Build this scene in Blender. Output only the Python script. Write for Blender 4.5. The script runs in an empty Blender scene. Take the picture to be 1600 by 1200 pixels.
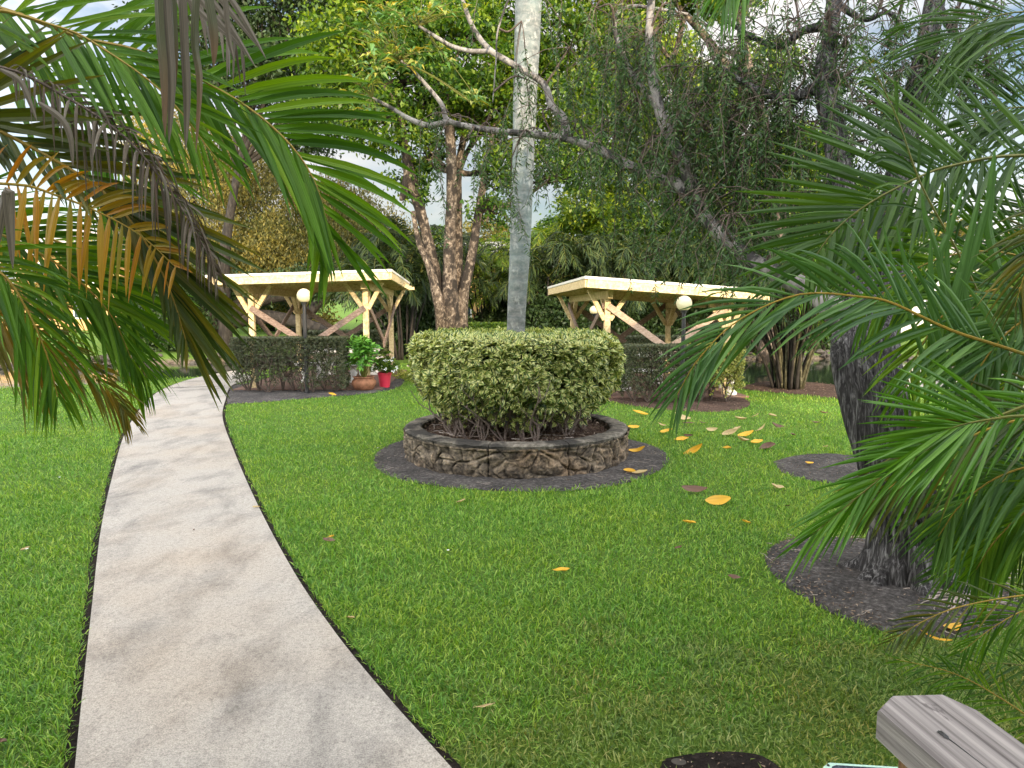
import bpy, math, random
import numpy as np
from mathutils import noise as mnoise, Vector
R = math.radians
PI = math.pi
scene = bpy.context.scene
col = scene.collection

# ------------------------------------------------------------------ camera
F_PX = 1150.0; HOR = 468.0; CAMZ = 1.9
PITCH = math.atan((600.0 - HOR) / F_PX)
cam = bpy.data.cameras.new('camera'); cam_o = bpy.data.objects.new('camera', cam); col.objects.link(cam_o)
cam.sensor_width = 36.0; cam.lens = F_PX / 1600.0 * 36.0
cam.clip_start = 0.05; cam.clip_end = 3000
cam_o.location = (0, 0, CAMZ); cam_o.rotation_euler = (PI / 2 - PITCH, 0, 0)
scene.camera = cam_o

# ------------------------------------------------------------------ light
SUN_EL, SUN_AZ = 17.5, 18.0      # sun low behind the camera, to its right
world = bpy.data.worlds.new('World'); scene.world = world; world.use_nodes = True
wn = world.node_tree; wn.nodes.clear()
w_out = wn.nodes.new('ShaderNodeOutputWorld'); w_bg = wn.nodes.new('ShaderNodeBackground')
w_sky = wn.nodes.new('ShaderNodeTexSky'); w_sky.sky_type = 'NISHITA'; w_sky.sun_disc = False
w_sky.sun_elevation = R(SUN_EL); w_sky.sun_rotation = R(180 - SUN_AZ)
w_sky.air_density = 1.0; w_sky.dust_density = 0.7; w_sky.ozone_density = 1.0
w_tc = wn.nodes.new('ShaderNodeTexCoord'); w_map = wn.nodes.new('ShaderNodeMapping')
w_map.inputs['Scale'].default_value = (1, 1, 2.6)
w_noi = wn.nodes.new('ShaderNodeTexNoise'); w_noi.inputs['Scale'].default_value = 2.3
w_noi.inputs['Detail'].default_value = 7; w_noi.inputs['Roughness'].default_value = .6
w_rmp = wn.nodes.new('ShaderNodeValToRGB')
w_rmp.color_ramp.elements[0].position = .38; w_rmp.color_ramp.elements[1].position = .62
w_mix = wn.nodes.new('ShaderNodeMixRGB'); w_mix.inputs[2].default_value = (10.4, 9.9, 9.3, 1)
wn.links.new(w_tc.outputs['Generated'], w_map.inputs[0]); wn.links.new(w_map.outputs[0], w_noi.inputs[0])
wn.links.new(w_noi.outputs[0], w_rmp.inputs[0]); wn.links.new(w_rmp.outputs[0], w_mix.inputs[0])
wn.links.new(w_sky.outputs[0], w_mix.inputs[1]); wn.links.new(w_mix.outputs[0], w_bg.inputs[0])
w_sep = wn.nodes.new('ShaderNodeSeparateXYZ'); wn.links.new(w_tc.outputs['Generated'], w_sep.inputs[0])
w_mr = wn.nodes.new('ShaderNodeMapRange'); w_mr.inputs[1].default_value = -1; w_mr.inputs[2].default_value = 1   # the sky is brightest round the sun
w_mr.inputs[3].default_value = 2.15; w_mr.inputs[4].default_value = .22; wn.links.new(w_sep.outputs[1], w_mr.inputs[0])
w_mul = wn.nodes.new('ShaderNodeVectorMath'); w_mul.operation = 'SCALE'; wn.links.new(w_mix.outputs[0], w_mul.inputs[0]); wn.links.new(w_mr.outputs[0], w_mul.inputs['Scale']); wn.links.new(w_mul.outputs[0], w_bg.inputs[0])
w_bg.inputs[1].default_value = 0.13
wn.links.new(w_bg.outputs[0], w_out.inputs[0])
sun = bpy.data.lights.new('sun', 'SUN'); sun_o = bpy.data.objects.new('sun', sun); col.objects.link(sun_o)
sun.energy = 2.3; sun.angle = R(0.6); sun.color = (1.0, .80, .55)
# direction the light travels: forward (+Y), to the left, downwards
_d = Vector((-math.sin(R(SUN_AZ)) * math.cos(R(SUN_EL)), math.cos(R(SUN_AZ)) * math.cos(R(SUN_EL)), -math.sin(R(SUN_EL))))
sun_o.rotation_euler = _d.to_track_quat('-Z', 'Y').to_euler(); sun_o.location = (10, -20, 20)
vs = scene.view_settings
vs.view_transform = 'Standard'; vs.look = 'None'; vs.gamma = 1; vs.use_curve_mapping = False
vs.exposure = 1.66
scene.cycles.max_bounces = 7; scene.cycles.diffuse_bounces = 4; scene.cycles.transmission_bounces = 4
scene.cycles.transparent_max_bounces = 6; scene.cycles.caustics_reflective = False; scene.cycles.caustics_refractive = False
scene.cycles.use_denoising = True

# ------------------------------------------------------------------ geometry helpers
cp, sp = math.cos(PITCH), math.sin(PITCH)
def ray(px, py):
    a = (px - 800.0) / F_PX; b = (600.0 - py) / F_PX
    return np.array([a, cp + b * sp, -sp + b * cp])
def P(px, py, Y):                       # the world point a given distance Y ahead
    d = ray(px, py); return np.array([0, 0, CAMZ]) + d * (Y / d[1])
def G(px, py, z=0.0):                   # the point of the level plane z
    d = ray(px, py); return np.array([0, 0, CAMZ]) + d * ((z - CAMZ) / d[2])
def unit(v):
    v = np.asarray(v, float); return v / (np.linalg.norm(v, axis=-1, keepdims=True) + 1e-12)

class MB:
    def __init__(s): s.v = []; s.q = []; s.t = []; s.qm = []; s.tm = []; s.uv = []; s.n = 0
    def add(s, verts, quads=None, tris=None, m=0, uv=None):
        verts = np.asarray(verts, float).reshape(-1, 3)
        if quads is not None and len(quads):
            q = np.asarray(quads, np.int64).reshape(-1, 4) + s.n; s.q.append(q); s.qm.append(np.full(len(q), m, np.int32) if np.isscalar(m) else np.asarray(m, np.int32))
        if tris is not None and len(tris):
            t = np.asarray(tris, np.int64).reshape(-1, 3) + s.n; s.t.append(t); s.tm.append(np.full(len(t), m if np.isscalar(m) else 0, np.int32))
        s.v.append(verts); s.uv.append(np.zeros((len(verts), 2)) if uv is None else np.asarray(uv, float).reshape(-1, 2)); s.n += len(verts)
        return s
    def build(s, name, mats, parent=None, smooth=False, bevel=0, loc=None):
        me = bpy.data.meshes.new(name)
        V = np.concatenate(s.v) if s.v else np.zeros((0, 3)); UV = np.concatenate(s.uv)
        if loc is not None: V = V - np.asarray(loc)
        q = np.concatenate(s.q) if s.q else np.zeros((0, 4), np.int64); t = np.concatenate(s.t) if s.t else np.zeros((0, 3), np.int64)
        lv = np.concatenate([q.ravel(), t.ravel()]).astype(np.int32)
        ls = np.concatenate([np.arange(len(q)) * 4, len(q) * 4 + np.arange(len(t)) * 3]).astype(np.int32)
        me.vertices.add(len(V)); me.vertices.foreach_set('co', V.astype(np.float32).ravel())
        me.loops.add(len(lv)); me.loops.foreach_set('vertex_index', lv)
        me.polygons.add(len(ls)); me.polygons.foreach_set('loop_start', ls)
        mi = np.concatenate(s.qm + s.tm) if (s.qm or s.tm) else np.zeros(0, np.int32)
        me.polygons.foreach_set('material_index', mi.astype(np.int32))
        me.polygons.foreach_set('use_smooth', np.full(len(ls), smooth, bool))
        ul = me.uv_layers.new(name='UVMap'); ul.data.foreach_set('uv', UV[lv].astype(np.float32).ravel())
        for m in (mats if isinstance(mats, (list, tuple)) else [mats]): me.materials.append(m)
        me.update(calc_edges=True); me.validate()
        o = bpy.data.objects.new(name, me); col.objects.link(o)
        if parent is not None: o.parent = parent
        if loc is not None: o.location = loc
        if bevel:
            b = o.modifiers.new('bevel', 'BEVEL'); b.width = bevel; b.segments = 2; b.limit_method = 'ANGLE'
        return o

def tag(o, label=None, cat=None, group=None, kind=None):
    if label: o['label'] = label
    if cat: o['category'] = cat
    if group: o['group'] = group
    if kind: o['kind'] = kind
    return o
def empty(name, label, cat, group=None, loc=(0, 0, 0), rz=0):
    o = bpy.data.objects.new(name, None); col.objects.link(o); o.location = loc; o.rotation_euler = (0, 0, rz)
    o.empty_display_size = .2
    return tag(o, label, cat, group)

BOXQ = np.array([[0, 3, 2, 1], [4, 5, 6, 7], [0, 1, 5, 4], [1, 2, 6, 5], [2, 3, 7, 6], [3, 0, 4, 7]])
def box(mb, lo, hi, m=0):
    x0, y0, z0 = lo; x1, y1, z1 = hi
    return mb.add([[x0, y0, z0], [x1, y0, z0], [x1, y1, z0], [x0, y1, z0], [x0, y0, z1], [x1, y0, z1], [x1, y1, z1], [x0, y1, z1]], BOXQ, m=m)
def beam(mb, a, b, w, h, up=(0, 0, 1), m=0):
    a = np.asarray(a, float); b = np.asarray(b, float); d = unit(b - a)
    s = np.cross(d, up); s = unit(s) if np.linalg.norm(s) > 1e-6 else np.array([1., 0, 0]); u = np.cross(s, d)
    s = s * w / 2; u = u * h / 2
    vs_ = [a - s - u, a + s - u, b + s - u, b - s - u, a - s + u, a + s + u, b + s + u, b - s + u]
    return mb.add(vs_, BOXQ, m=m)
def prism(mb, poly, z0, z1, m=0):       # convex-ish polygon (CCW), triangle fan caps
    poly = np.asarray(poly, float); n = len(poly)
    z0a = np.full(n, z0) if np.isscalar(z0) else np.asarray(z0); z1a = np.full(n, z1) if np.isscalar(z1) else np.asarray(z1)
    v = np.vstack([np.c_[poly, z0a], np.c_[poly, z1a]])
    q = [[i, (i + 1) % n, n + (i + 1) % n, n + i] for i in range(n)]
    t = [[n, n + i, n + i + 1] for i in range(1, n - 1)] + [[0, i + 1, i] for i in range(1, n - 1)]
    return mb.add(v, q, t, m=m)
def spline(pts, n):
    p = np.asarray(pts, float)
    if len(p) == 2: return p[0] + (p[1] - p[0]) * np.linspace(0, 1, n)[:, None]
    e = np.vstack([2 * p[0] - p[1], p, 2 * p[-1] - p[-2]])
    seg = np.linspace(0, len(p) - 1 - 1e-9, n); i = seg.astype(int); t = (seg - i)[:, None]
    a, b, c, d = e[i], e[i + 1], e[i + 2], e[i + 3]
    return .5 * (2 * b + (c - a) * t + (2 * a - 5 * b + 4 * c - d) * t * t + (3 * b - a - 3 * c + d) * t ** 3)
def tube(mb, pts, rad, seg=8, n=None, m=0, rough=0, ridge=0, nr=7, cap=True, seed=0):
    pts = np.asarray(pts, float); n = n or max(2, (len(pts) - 1) * 4 + 1)
    C = spline(pts, n); rad = np.asarray(rad, float)
    rr = np.interp(np.linspace(0, 1, n), np.linspace(0, 1, len(rad)), rad) if rad.ndim else np.full(n, float(rad))
    T = unit(np.gradient(C, axis=0))
    ref = np.array([1., 0, 0]) if abs(T[0][0]) < .8 else np.array([0, 1., 0])
    A = np.zeros_like(C); a = unit(np.cross(T[0], ref))
    for i in range(n):
        a = unit(a - T[i] * np.dot(a, T[i])); A[i] = a
    B = np.cross(T, A); th = np.linspace(0, 2 * PI, seg, endpoint=False)
    ringr = np.repeat(rr[:, None], seg, 1)
    if rough or ridge:
        for i in range(n):
            for j in range(seg):
                c = Vector((math.cos(th[j]) * 1.5 + seed, math.sin(th[j]) * 1.5, C[i][2] * 2.2))
                k = 1 + rough * mnoise.noise(c) + rough * .6 * mnoise.noise(Vector((c.x * 3, c.y * 3, C[i][2] * 7 + C[i][0] * 5)))
                if ridge:
                    g = abs(math.sin(th[j] * nr / 2 + 1.6 * mnoise.noise(Vector((math.cos(th[j]), math.sin(th[j]), C[i][2] * .8 + seed)))))
                    k += ridge * (g - .5) + ridge * .7 * mnoise.noise(Vector((math.cos(th[j]) * 9, math.sin(th[j]) * 9, C[i][2] * 2.5)))
                ringr[i, j] *= k
    V = C[:, None, :] + ringr[..., None] * (np.cos(th)[None, :, None] * A[:, None, :] + np.sin(th)[None, :, None] * B[:, None, :])
    i = np.arange(n - 1)[:, None]; j = np.arange(seg)[None, :]; j2 = (j + 1) % seg
    q = np.stack([i * seg + j, i * seg + j2, (i + 1) * seg + j2, (i + 1) * seg + j], -1).reshape(-1, 4)
    uv = np.stack(np.broadcast_arrays(th[None, :] / (2 * PI), np.linspace(0, 1, n)[:, None]), -1)
    V = V.reshape(-1, 3); tr = []
    if cap:
        V = np.vstack([V, C[0], C[-1]]); k0 = n * seg
        tr = [[k0, (jj + 1) % seg, jj] for jj in range(seg)] + [[k0 + 1, (n - 1) * seg + jj, (n - 1) * seg + (jj + 1) % seg] for jj in range(seg)]
        uv = np.vstack([uv.reshape(-1, 2), [[0, 0], [0, 1]]])
    return mb.add(V, q, tr, m=m, uv=uv)
def lathe(mb, prof, c=(0, 0, 0), seg=32, m=0):
    prof = np.asarray(prof, float); n = len(prof); th = np.linspace(0, 2 * PI, seg, endpoint=False)
    V = np.stack([prof[:, 0][:, None] * np.cos(th) + c[0], prof[:, 0][:, None] * np.sin(th) + c[1], np.repeat(prof[:, 1][:, None] + c[2], seg, 1)], -1)
    i = np.arange(n - 1)[:, None]; j = np.arange(seg)[None, :]; j2 = (j + 1) % seg
    q = np.stack([i * seg + j, i * seg + j2, (i + 1) * seg + j2, (i + 1) * seg + j], -1).reshape(-1, 4)
    return mb.add(V.reshape(-1, 3), q, m=m)
def sphere(mb, c, r, seg=32, rings=16, m=0):
    a = np.linspace(0, PI, rings + 1); return lathe(mb, np.c_[np.maximum(np.sin(a), 1e-4) * r, -np.cos(a) * r], c, seg, m)
def rdir(rng, n, zs=1.0):
    v = rng.normal(size=(n, 3)); v[:, 2] *= zs; return unit(v)
def leaves(mb, C, D, N, L, W, fold=.25, bend=0.0, m=0, cheap=False):
    C = np.asarray(C, float); n = len(C); D = unit(D); S = unit(np.cross(D, N)); N = np.cross(S, D)
    L = np.broadcast_to(np.asarray(L, float), (n,))[:, None]; W = np.broadcast_to(np.asarray(W, float), (n,))[:, None]
    mid = C + D * L * .45; tip = C + D * L + np.array([0, 0, -1.]) * bend * L
    if cheap:
        V = np.stack([C, mid + S * W / 2, tip, mid - S * W / 2], 1).reshape(-1, 3)
        q = np.arange(n)[:, None] * 4 + np.array([[0, 1, 2, 3]]); uv = np.tile([[.5, 0], [1, .5], [.5, 1], [0, .5]], (n, 1))
        return mb.add(V, q, m=m, uv=uv)
    V = np.stack([C, mid + S * W / 2 + N * W * fold, mid, mid - S * W / 2 + N * W * fold, tip], 1).reshape(-1, 3)
    b = np.arange(n)[:, None] * 5
    q = np.concatenate([b + np.array([[0, 1, 4, 2]]), b + np.array([[0, 2, 4, 3]])])
    uv = np.tile([[.5, 0], [1, .5], [.5, .5], [0, .5], [.5, 1]], (n, 1))
    return mb.add(V, q, m=m, uv=uv)
def frond(mb, pts, n=40, L=.5, w=.022, nrm=(0, -1, .35), ang=(68, 28), droop=.3, t0=.1, sides=(1, -1), K=5, jit=.12, up=.08,
          r0=.007, mi=(0, 1), tip=.35, seed=0, drop=0.0, base=.45, gr=None, ang2=None, L2=None, pw=2.6):
    rng = np.random.default_rng(seed); Cn = spline(pts, 60); tt = np.linspace(0, 1, 60); Tn = unit(np.gradient(Cn, axis=0))
    tube(mb, pts, [r0, r0 * .8, r0 * .5, r0 * .2], seg=6, n=max(12, len(pts) * 4), m=mi[1])
    wp = np.interp(np.linspace(0, 1, K + 1), [0, .08, .25, .55, .85, 1], [.3, .75, 1, .95, .5, .03])
    for s in sides:
        t = np.clip(np.linspace(t0, .995, n) + rng.normal(0, .25 / n, n), t0, .998)
        if drop: t = t[rng.random(n) > drop]
        k = len(t)
        B = np.stack([np.interp(t, tt, Cn[:, a]) for a in range(3)], 1); T = unit(np.stack([np.interp(t, tt, Tn[:, a]) for a in range(3)], 1))
        N = np.asarray(nrm, float) - T * (T @ np.asarray(nrm, float))[:, None]; N = unit(N); S = np.cross(T, N)
        La = L if (s > 0 or L2 is None) else L2; an = ang if (s > 0 or ang2 is None) else ang2
        Lt = La * np.interp((t - t0) / (1 - t0), [0, .25, .6, 1], [base, 1, .95, tip]) * (1 + rng.normal(0, .06, k))
        a = np.radians(np.interp(t, [t0, 1], an)) + rng.normal(0, .07, k)
        D = unit(T * np.cos(a)[:, None] + s * S * np.sin(a)[:, None] + N * (up + rng.normal(0, jit, k))[:, None])
        dr = droop * (1 + rng.normal(0, .3, k))
        q = np.linspace(0, 1, K + 1)
        g = np.array([0, 0, -1.]) if gr is None else np.asarray(gr, float)
        pos = B[:, None] + Lt[:, None, None] * (D[:, None] * q[None, :, None] * (1 - .25 * dr[:, None, None] * q[None, :, None]) + g * dr[:, None, None] * (q ** pw)[None, :, None])
        tg = unit(np.gradient(pos, axis=1))
        W = T[:, None] - tg * np.sum(T[:, None] * tg, -1, keepdims=True); W = unit(W)
        W = unit(W + N[:, None] * rng.normal(0, .25, (k, 1, 1)))
        nn = np.cross(tg, W); ww = w * wp[None, :, None] * (Lt / L)[:, None, None] ** .5 * rng.uniform(.8, 1.15, (k, 1, 1))
        V = np.stack([pos - W * ww / 2, pos + nn * ww * .16, pos + W * ww / 2], 2).reshape(-1, 3)
        bs = (np.arange(k) * (K + 1) * 3)[:, None, None] + (np.arange(K) * 3)[None, :, None]
        qa = bs + np.array([0, 1, 4, 3]); qb = bs + np.array([1, 2, 5, 4])
        uv = np.stack(np.broadcast_arrays(np.array([0, .5, 1.])[None, None, :], q[None, :, None], ), -1)
        uv = np.broadcast_to(uv, (k, K + 1, 3, 2)).reshape(-1, 2)
        mb.add(V, np.concatenate([qa.reshape(-1, 4), qb.reshape(-1, 4)]), m=mi[0], uv=uv)
def inpoly(pts, poly):
    poly = np.asarray(poly, float)[:, :2]; x, y = pts[:, 0], pts[:, 1]; r = np.zeros(len(x), bool); j = len(poly) - 1
    for i in range(len(poly)):
        xi, yi = poly[i]; xj, yj = poly[j]
        if yi != yj: r ^= ((yi > y) != (yj > y)) & (x < (xj - xi) * (y - yi) / (yj - yi) + xi)
        j = i
    return r
def distpoly(pts, poly, closed=True):
    poly = np.asarray(poly, float)[:, :2]; d = np.full(len(pts), 1e9); n = len(poly)
    for i in range(n if closed else n - 1):
        a, b = poly[i], poly[(i + 1) % n]; ab = b - a
        t = np.clip(((pts[:, :2] - a) @ ab) / (ab @ ab + 1e-12), 0, 1)
        d = np.minimum(d, np.linalg.norm(pts[:, :2] - a - t[:, None] * ab, axis=1))
    return d

# ------------------------------------------------------------------ materials
class M:
    def __init__(s, name):
        s.m = bpy.data.materials.new(name); s.m.use_nodes = True; s.nt = s.m.node_tree; s.nt.nodes.clear()
        s.out = s.n('OutputMaterial')
    def n(s, t, **k):
        x = s.nt.nodes.new('ShaderNode' + t)
        for a, b in k.items():
            if a.startswith('_'): setattr(x, a[1:], b)
        return x
    def l(s, a, b): s.nt.links.new(a, b); return b
    def coord(s, which='Object', scale=(1, 1, 1), rot=(0, 0, 0)):
        t = s.n('TexCoord'); mp = s.n('Mapping'); mp.inputs['Scale'].default_value = scale; mp.inputs['Rotation'].default_value = rot
        s.l(t.outputs[which], mp.inputs[0]); return mp.outputs[0]
    def noise(s, co, scale=5, detail=5, rough=.55, dist=0):
        t = s.n('TexNoise'); t.inputs['Scale'].default_value = scale; t.inputs['Detail'].default_value = detail
        t.inputs['Roughness'].default_value = rough; t.inputs['Distortion'].default_value = dist
        if co is not None: s.l(co, t.inputs[0])
        return t.outputs[0]
    def ramp(s, f, stops):
        r = s.n('ValToRGB'); e = r.color_ramp.elements
        while len(e) < len(stops): e.new(.5)
        for x, (p, c) in zip(e, stops):
            x.position = p; x.color = (c, c, c, 1) if np.isscalar(c) else (*c[:3], 1)
        s.l(f, r.inputs[0]); return r.outputs[0]
    def mix(s, f, a, b, mode='MIX'):
        x = s.n('MixRGB'); x.blend_type = mode
        for i, v in ((0, f), (1, a), (2, b)):
            if hasattr(v, 'is_output') or isinstance(v, bpy.types.NodeSocket): s.l(v, x.inputs[i])
            elif i == 0: x.inputs[0].default_value = v
            else: x.inputs[i].default_value = (*v, 1) if len(v) == 3 else v
        return x.outputs[0]
    def island(s): return s.n('NewGeometry').outputs['Random Per Island']
    def bsdf(s, color, rough=.6, spec=.5, bump=None, bd=.02, bs=.6, metal=0, trans=None, tcol=None, coat=0):
        b = s.n('BsdfPrincipled'); 
        if isinstance(color, bpy.types.NodeSocket): s.l(color, b.inputs['Base Color'])
        else: b.inputs['Base Color'].default_value = (*color, 1)
        if isinstance(rough, bpy.types.NodeSocket): s.l(rough, b.inputs['Roughness'])
        else: b.inputs['Roughness'].default_value = rough
        b.inputs['Specular IOR Level'].default_value = spec; b.inputs['Metallic'].default_value = metal
        b.inputs['Coat Weight'].default_value = coat
        if bump is not None:
            k = s.n('Bump'); k.inputs['Distance'].default_value = bd; k.inputs['Strength'].default_value = bs
            s.l(bump, k.inputs['Height']); s.l(k.outputs[0], b.inputs['Normal'])
        o = b.outputs[0]
        if trans:
            t = s.n('BsdfTranslucent'); 
            if isinstance(tcol, bpy.types.NodeSocket): s.l(tcol, t.inputs[0])
            else: t.inputs[0].default_value = (*tcol, 1)
            x = s.n('MixShader'); x.inputs[0].default_value = trans; s.l(o, x.inputs[1]); s.l(t.outputs[0], x.inputs[2]); o = x.outputs[0]
        s.l(o, s.out.inputs[0]); return s.m

def leafmat(name, cols, trans=.35, rough=.5, tint=(1.35, 1.25, .55), patch=None, pscale=.6, spec=.4, edge=None, streak=0, tipc=None, tipr=(.86, .97)):
    m = M(name); n = len(cols)
    c = m.ramp(m.island(), [(i / max(1, n - 1), x) for i, x in enumerate(cols)])
    if patch is not None:
        f = m.ramp(m.noise(m.coord(), pscale, 2), [(.42, 0), (.62, 1)]); c = m.mix(f, c, m.mix(1.0, c, patch, 'MULTIPLY'))
    uv = m.n('TexCoord').outputs['UV']
    if edge is not None:
        s = m.n('SeparateXYZ'); m.l(uv, s.inputs[0]); a = m.n('Math', _operation='SUBTRACT'); a.inputs[1].default_value = .5; m.l(s.outputs[0], a.inputs[0])
        b = m.n('Math', _operation='ABSOLUTE'); m.l(a.outputs[0], b.inputs[0])
        nz = m.n('Math', _operation='MULTIPLY_ADD'); nz.inputs[1].default_value = .35; m.l(m.noise(m.coord(), 60, 2), nz.inputs[0]); m.l(b.outputs[0], nz.inputs[2])
        c = m.mix(m.ramp(nz.outputs[0], [(.30, 0), (.40, 1)]), c, edge)
    if streak:
        mp = m.n('Mapping'); mp.inputs['Scale'].default_value = (9, .6, 1); m.l(uv, mp.inputs[0])
        nz = m.noise(mp.outputs[0], 1.5, 2); c = m.mix(streak, c, m.ramp(nz, [(.3, (.45, .45, .45)), (.7, (1.6, 1.6, 1.5))]), 'MULTIPLY')
    if tipc is not None:
        s = m.n('SeparateXYZ'); m.l(uv, s.inputs[0])
        ad = m.n('Math', _operation='MULTIPLY_ADD'); ad.inputs[1].default_value = .3; m.l(m.island(), ad.inputs[0]); m.l(s.outputs[1], ad.inputs[2])
        c = m.mix(m.ramp(ad.outputs[0], [(tipr[0], 0), (tipr[1], 1)]), c, tipc)
    tc = m.mix(1.0, c, tint, 'MULTIPLY')
    return m.bsdf(c, rough, spec, trans=trans, tcol=tc)

def barkmat(name, a, b, c, scale=(6, 6, 1.2), patch=None, pcol=None, rough=.85, bd=.02, pt=(.55, .62), vs_=1.0):
    m = M(name); co = m.coord('Object', scale)
    f = m.noise(co, 3.5 * vs_, 8, .65, .6); k = m.ramp(f, [(.3, a), (.5, b), (.7, c)])
    if pcol is not None:
        g = m.noise(m.coord('Object', (1, 1, .7)), patch, 5, .6); k = m.mix(m.ramp(g, [(pt[0], 0), (pt[1], 1)]), k, pcol)
    return m.bsdf(k, rough, .25, bump=f, bd=bd, bs=1)

# foliage
mt_grass = leafmat('grass_blade', [(.055, .145, .022), (.105, .255, .032), (.175, .345, .045), (.32, .45, .09)], .35, .45, (1.3, 1.3, .5), patch=(1.25, 1.08, .9), pscale=.9, spec=.35)
mt_grass2 = leafmat('grass_blade_worn_shade_tint', [(.060, .12, .024), (.12, .22, .038), (.18, .28, .052), (.32, .35, .12)], .3, .5, (1.2, 1.2, .6), patch=(1.2, .95, .85), pscale=1.6)
mt_varieg = leafmat('variegated_leaf', [(.035, .075, .016), (.07, .135, .026), (.14, .22, .045), (.34, .40, .12)], .25, .38, (1.2, 1.2, .6), edge=(.56, .56, .22), spec=.5)
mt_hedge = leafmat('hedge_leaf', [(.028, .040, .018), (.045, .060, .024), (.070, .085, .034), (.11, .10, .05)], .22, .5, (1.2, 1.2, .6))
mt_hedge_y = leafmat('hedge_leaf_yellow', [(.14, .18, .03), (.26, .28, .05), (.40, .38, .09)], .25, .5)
mt_pot = leafmat('pot_leaf', [(.07, .20, .03), (.13, .33, .04), (.20, .44, .06)], .3, .4)
mt_palm = leafmat('palm_leaf', [(.028, .078, .010), (.050, .125, .012), (.082, .18, .013), (.14, .235, .016)], .40, .48, (2.0, 1.9, .3), streak=.6, tipc=(.13, .10, .035), tipr=(1.16, 1.28), spec=.18)
mt_palm_b = leafmat('palm_leaf_bluish', [(.034, .092, .024), (.058, .14, .030), (.095, .20, .034)], .26, .42, (1.3, 1.4, .6), streak=.5, spec=.28, tipc=(.15, .12, .05), tipr=(1.2, 1.3))
mt_palm_br = leafmat('palm_leaf_bright', [(.045, .13, .010), (.07, .19, .014), (.11, .25, .018)], .35, .35, (1.3, 1.4, .4), streak=.4)
mt_palm_y = leafmat('palm_leaf_yellow', [(.085, .11, .015), (.15, .14, .015), (.24, .17, .018), (.10, .13, .02)], .4, .4, (1.7, 1.3, .4), streak=.6, tipc=(.30, .12, .02), tipr=(1.05, 1.25))
mt_palm_ol = leafmat('palm_leaf_olive', [(.020, .046, .007), (.038, .068, .009), (.065, .090, .011), (.13, .125, .014)], .42, .45, (2.0, 1.6, .35), streak=.7, tipc=(.26, .15, .02), tipr=(1.05, 1.3))
mt_palm_dk = leafmat('palm_leaf_dark', [(.018, .055, .008), (.036, .092, .010), (.062, .135, .013)], .38, .5, (2.0, 1.8, .35), streak=.5)  # darker copy of the palm leaf, backlit shade put into the colour
mt_palm_o = leafmat('palm_leaf_orange', [(.26, .24, .03), (.40, .26, .02), (.48, .20, .015)], .5, .4, (1.6, 1.2, .4), streak=.5, tipc=(.22, .07, .02), tipr=(1.0, 1.2))
mt_dead = leafmat('dead_palm_leaf', [(.045, .030, .016), (.080, .060, .036), (.125, .108, .085), (.060, .034, .016)], .15, .6, (1.2, 1, .8), streak=.9)
mt_deadg = leafmat('withered_palm_leaf', [(.05, .062, .028), (.075, .075, .035), (.06, .085, .05)], .15, .5, (1.2, 1, .8), streak=.95, tipc=(.14, .085, .045), tipr=(.6, 1.1))
mt_bgpalm = leafmat('distant_palm_leaf', [(.010, .024, .007), (.018, .038, .010), (.034, .062, .014), (.075, .105, .022)], .3, .5)
mt_tree_c = leafmat('tree_leaf', [(.012, .040, .006), (.028, .075, .009), (.060, .13, .014), (.14, .21, .026)], .46, .45, (1.9, 1.8, .35), patch=(1.7, 1.35, .8), pscale=.35)
mt_tree_b = leafmat('tree_leaf_bright', [(.035, .085, .013), (.065, .14, .018), (.12, .20, .024), (.22, .29, .04)], .45, .45, (1.7, 1.6, .35), patch=(1.4, 1.15, .7), pscale=.3)
mt_tree_o = leafmat('tree_leaf_olive', [(.06, .07, .022), (.10, .11, .03), (.17, .16, .04), (.30, .26, .07)], .35, .55, (1.4, 1.2, .5), patch=(1.5, 1.25, .8), pscale=.25)
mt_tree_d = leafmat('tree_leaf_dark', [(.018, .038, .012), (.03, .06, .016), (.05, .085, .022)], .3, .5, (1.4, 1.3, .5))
mt_weep = leafmat('weeping_leaf', [(.018, .048, .014), (.032, .078, .022), (.052, .11, .030), (.11, .18, .055)], .3, .45, (1.4, 1.4, .6))
mt_whorl = leafmat('whorled_leaf', [(.05, .13, .035), (.08, .19, .05), (.13, .26, .06), (.24, .32, .07), (.5, .38, .06)], .35, .35, (1.4, 1.3, .5), spec=.5)
mt_fall_y = leafmat('fallen_leaf_yellow', [(.62, .33, .02), (.72, .42, .035)], .2, .45, (1.1, 1, .6), streak=.25)
mt_fall_t = leafmat('fallen_leaf_tan', [(.50, .38, .18), (.42, .32, .17)], .15, .6, (1.1, 1, .6), streak=.3)
mt_fall_b = leafmat('fallen_leaf_brown', [(.10, .05, .035), (.16, .09, .06)], .1, .6, (1.1, 1, .6), streak=.4)
mt_litter = leafmat('leaf_litter', [(.06, .035, .022), (.12, .075, .05), (.22, .16, .11), (.30, .24, .18)], .05, .8, (1, 1, 1))
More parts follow.
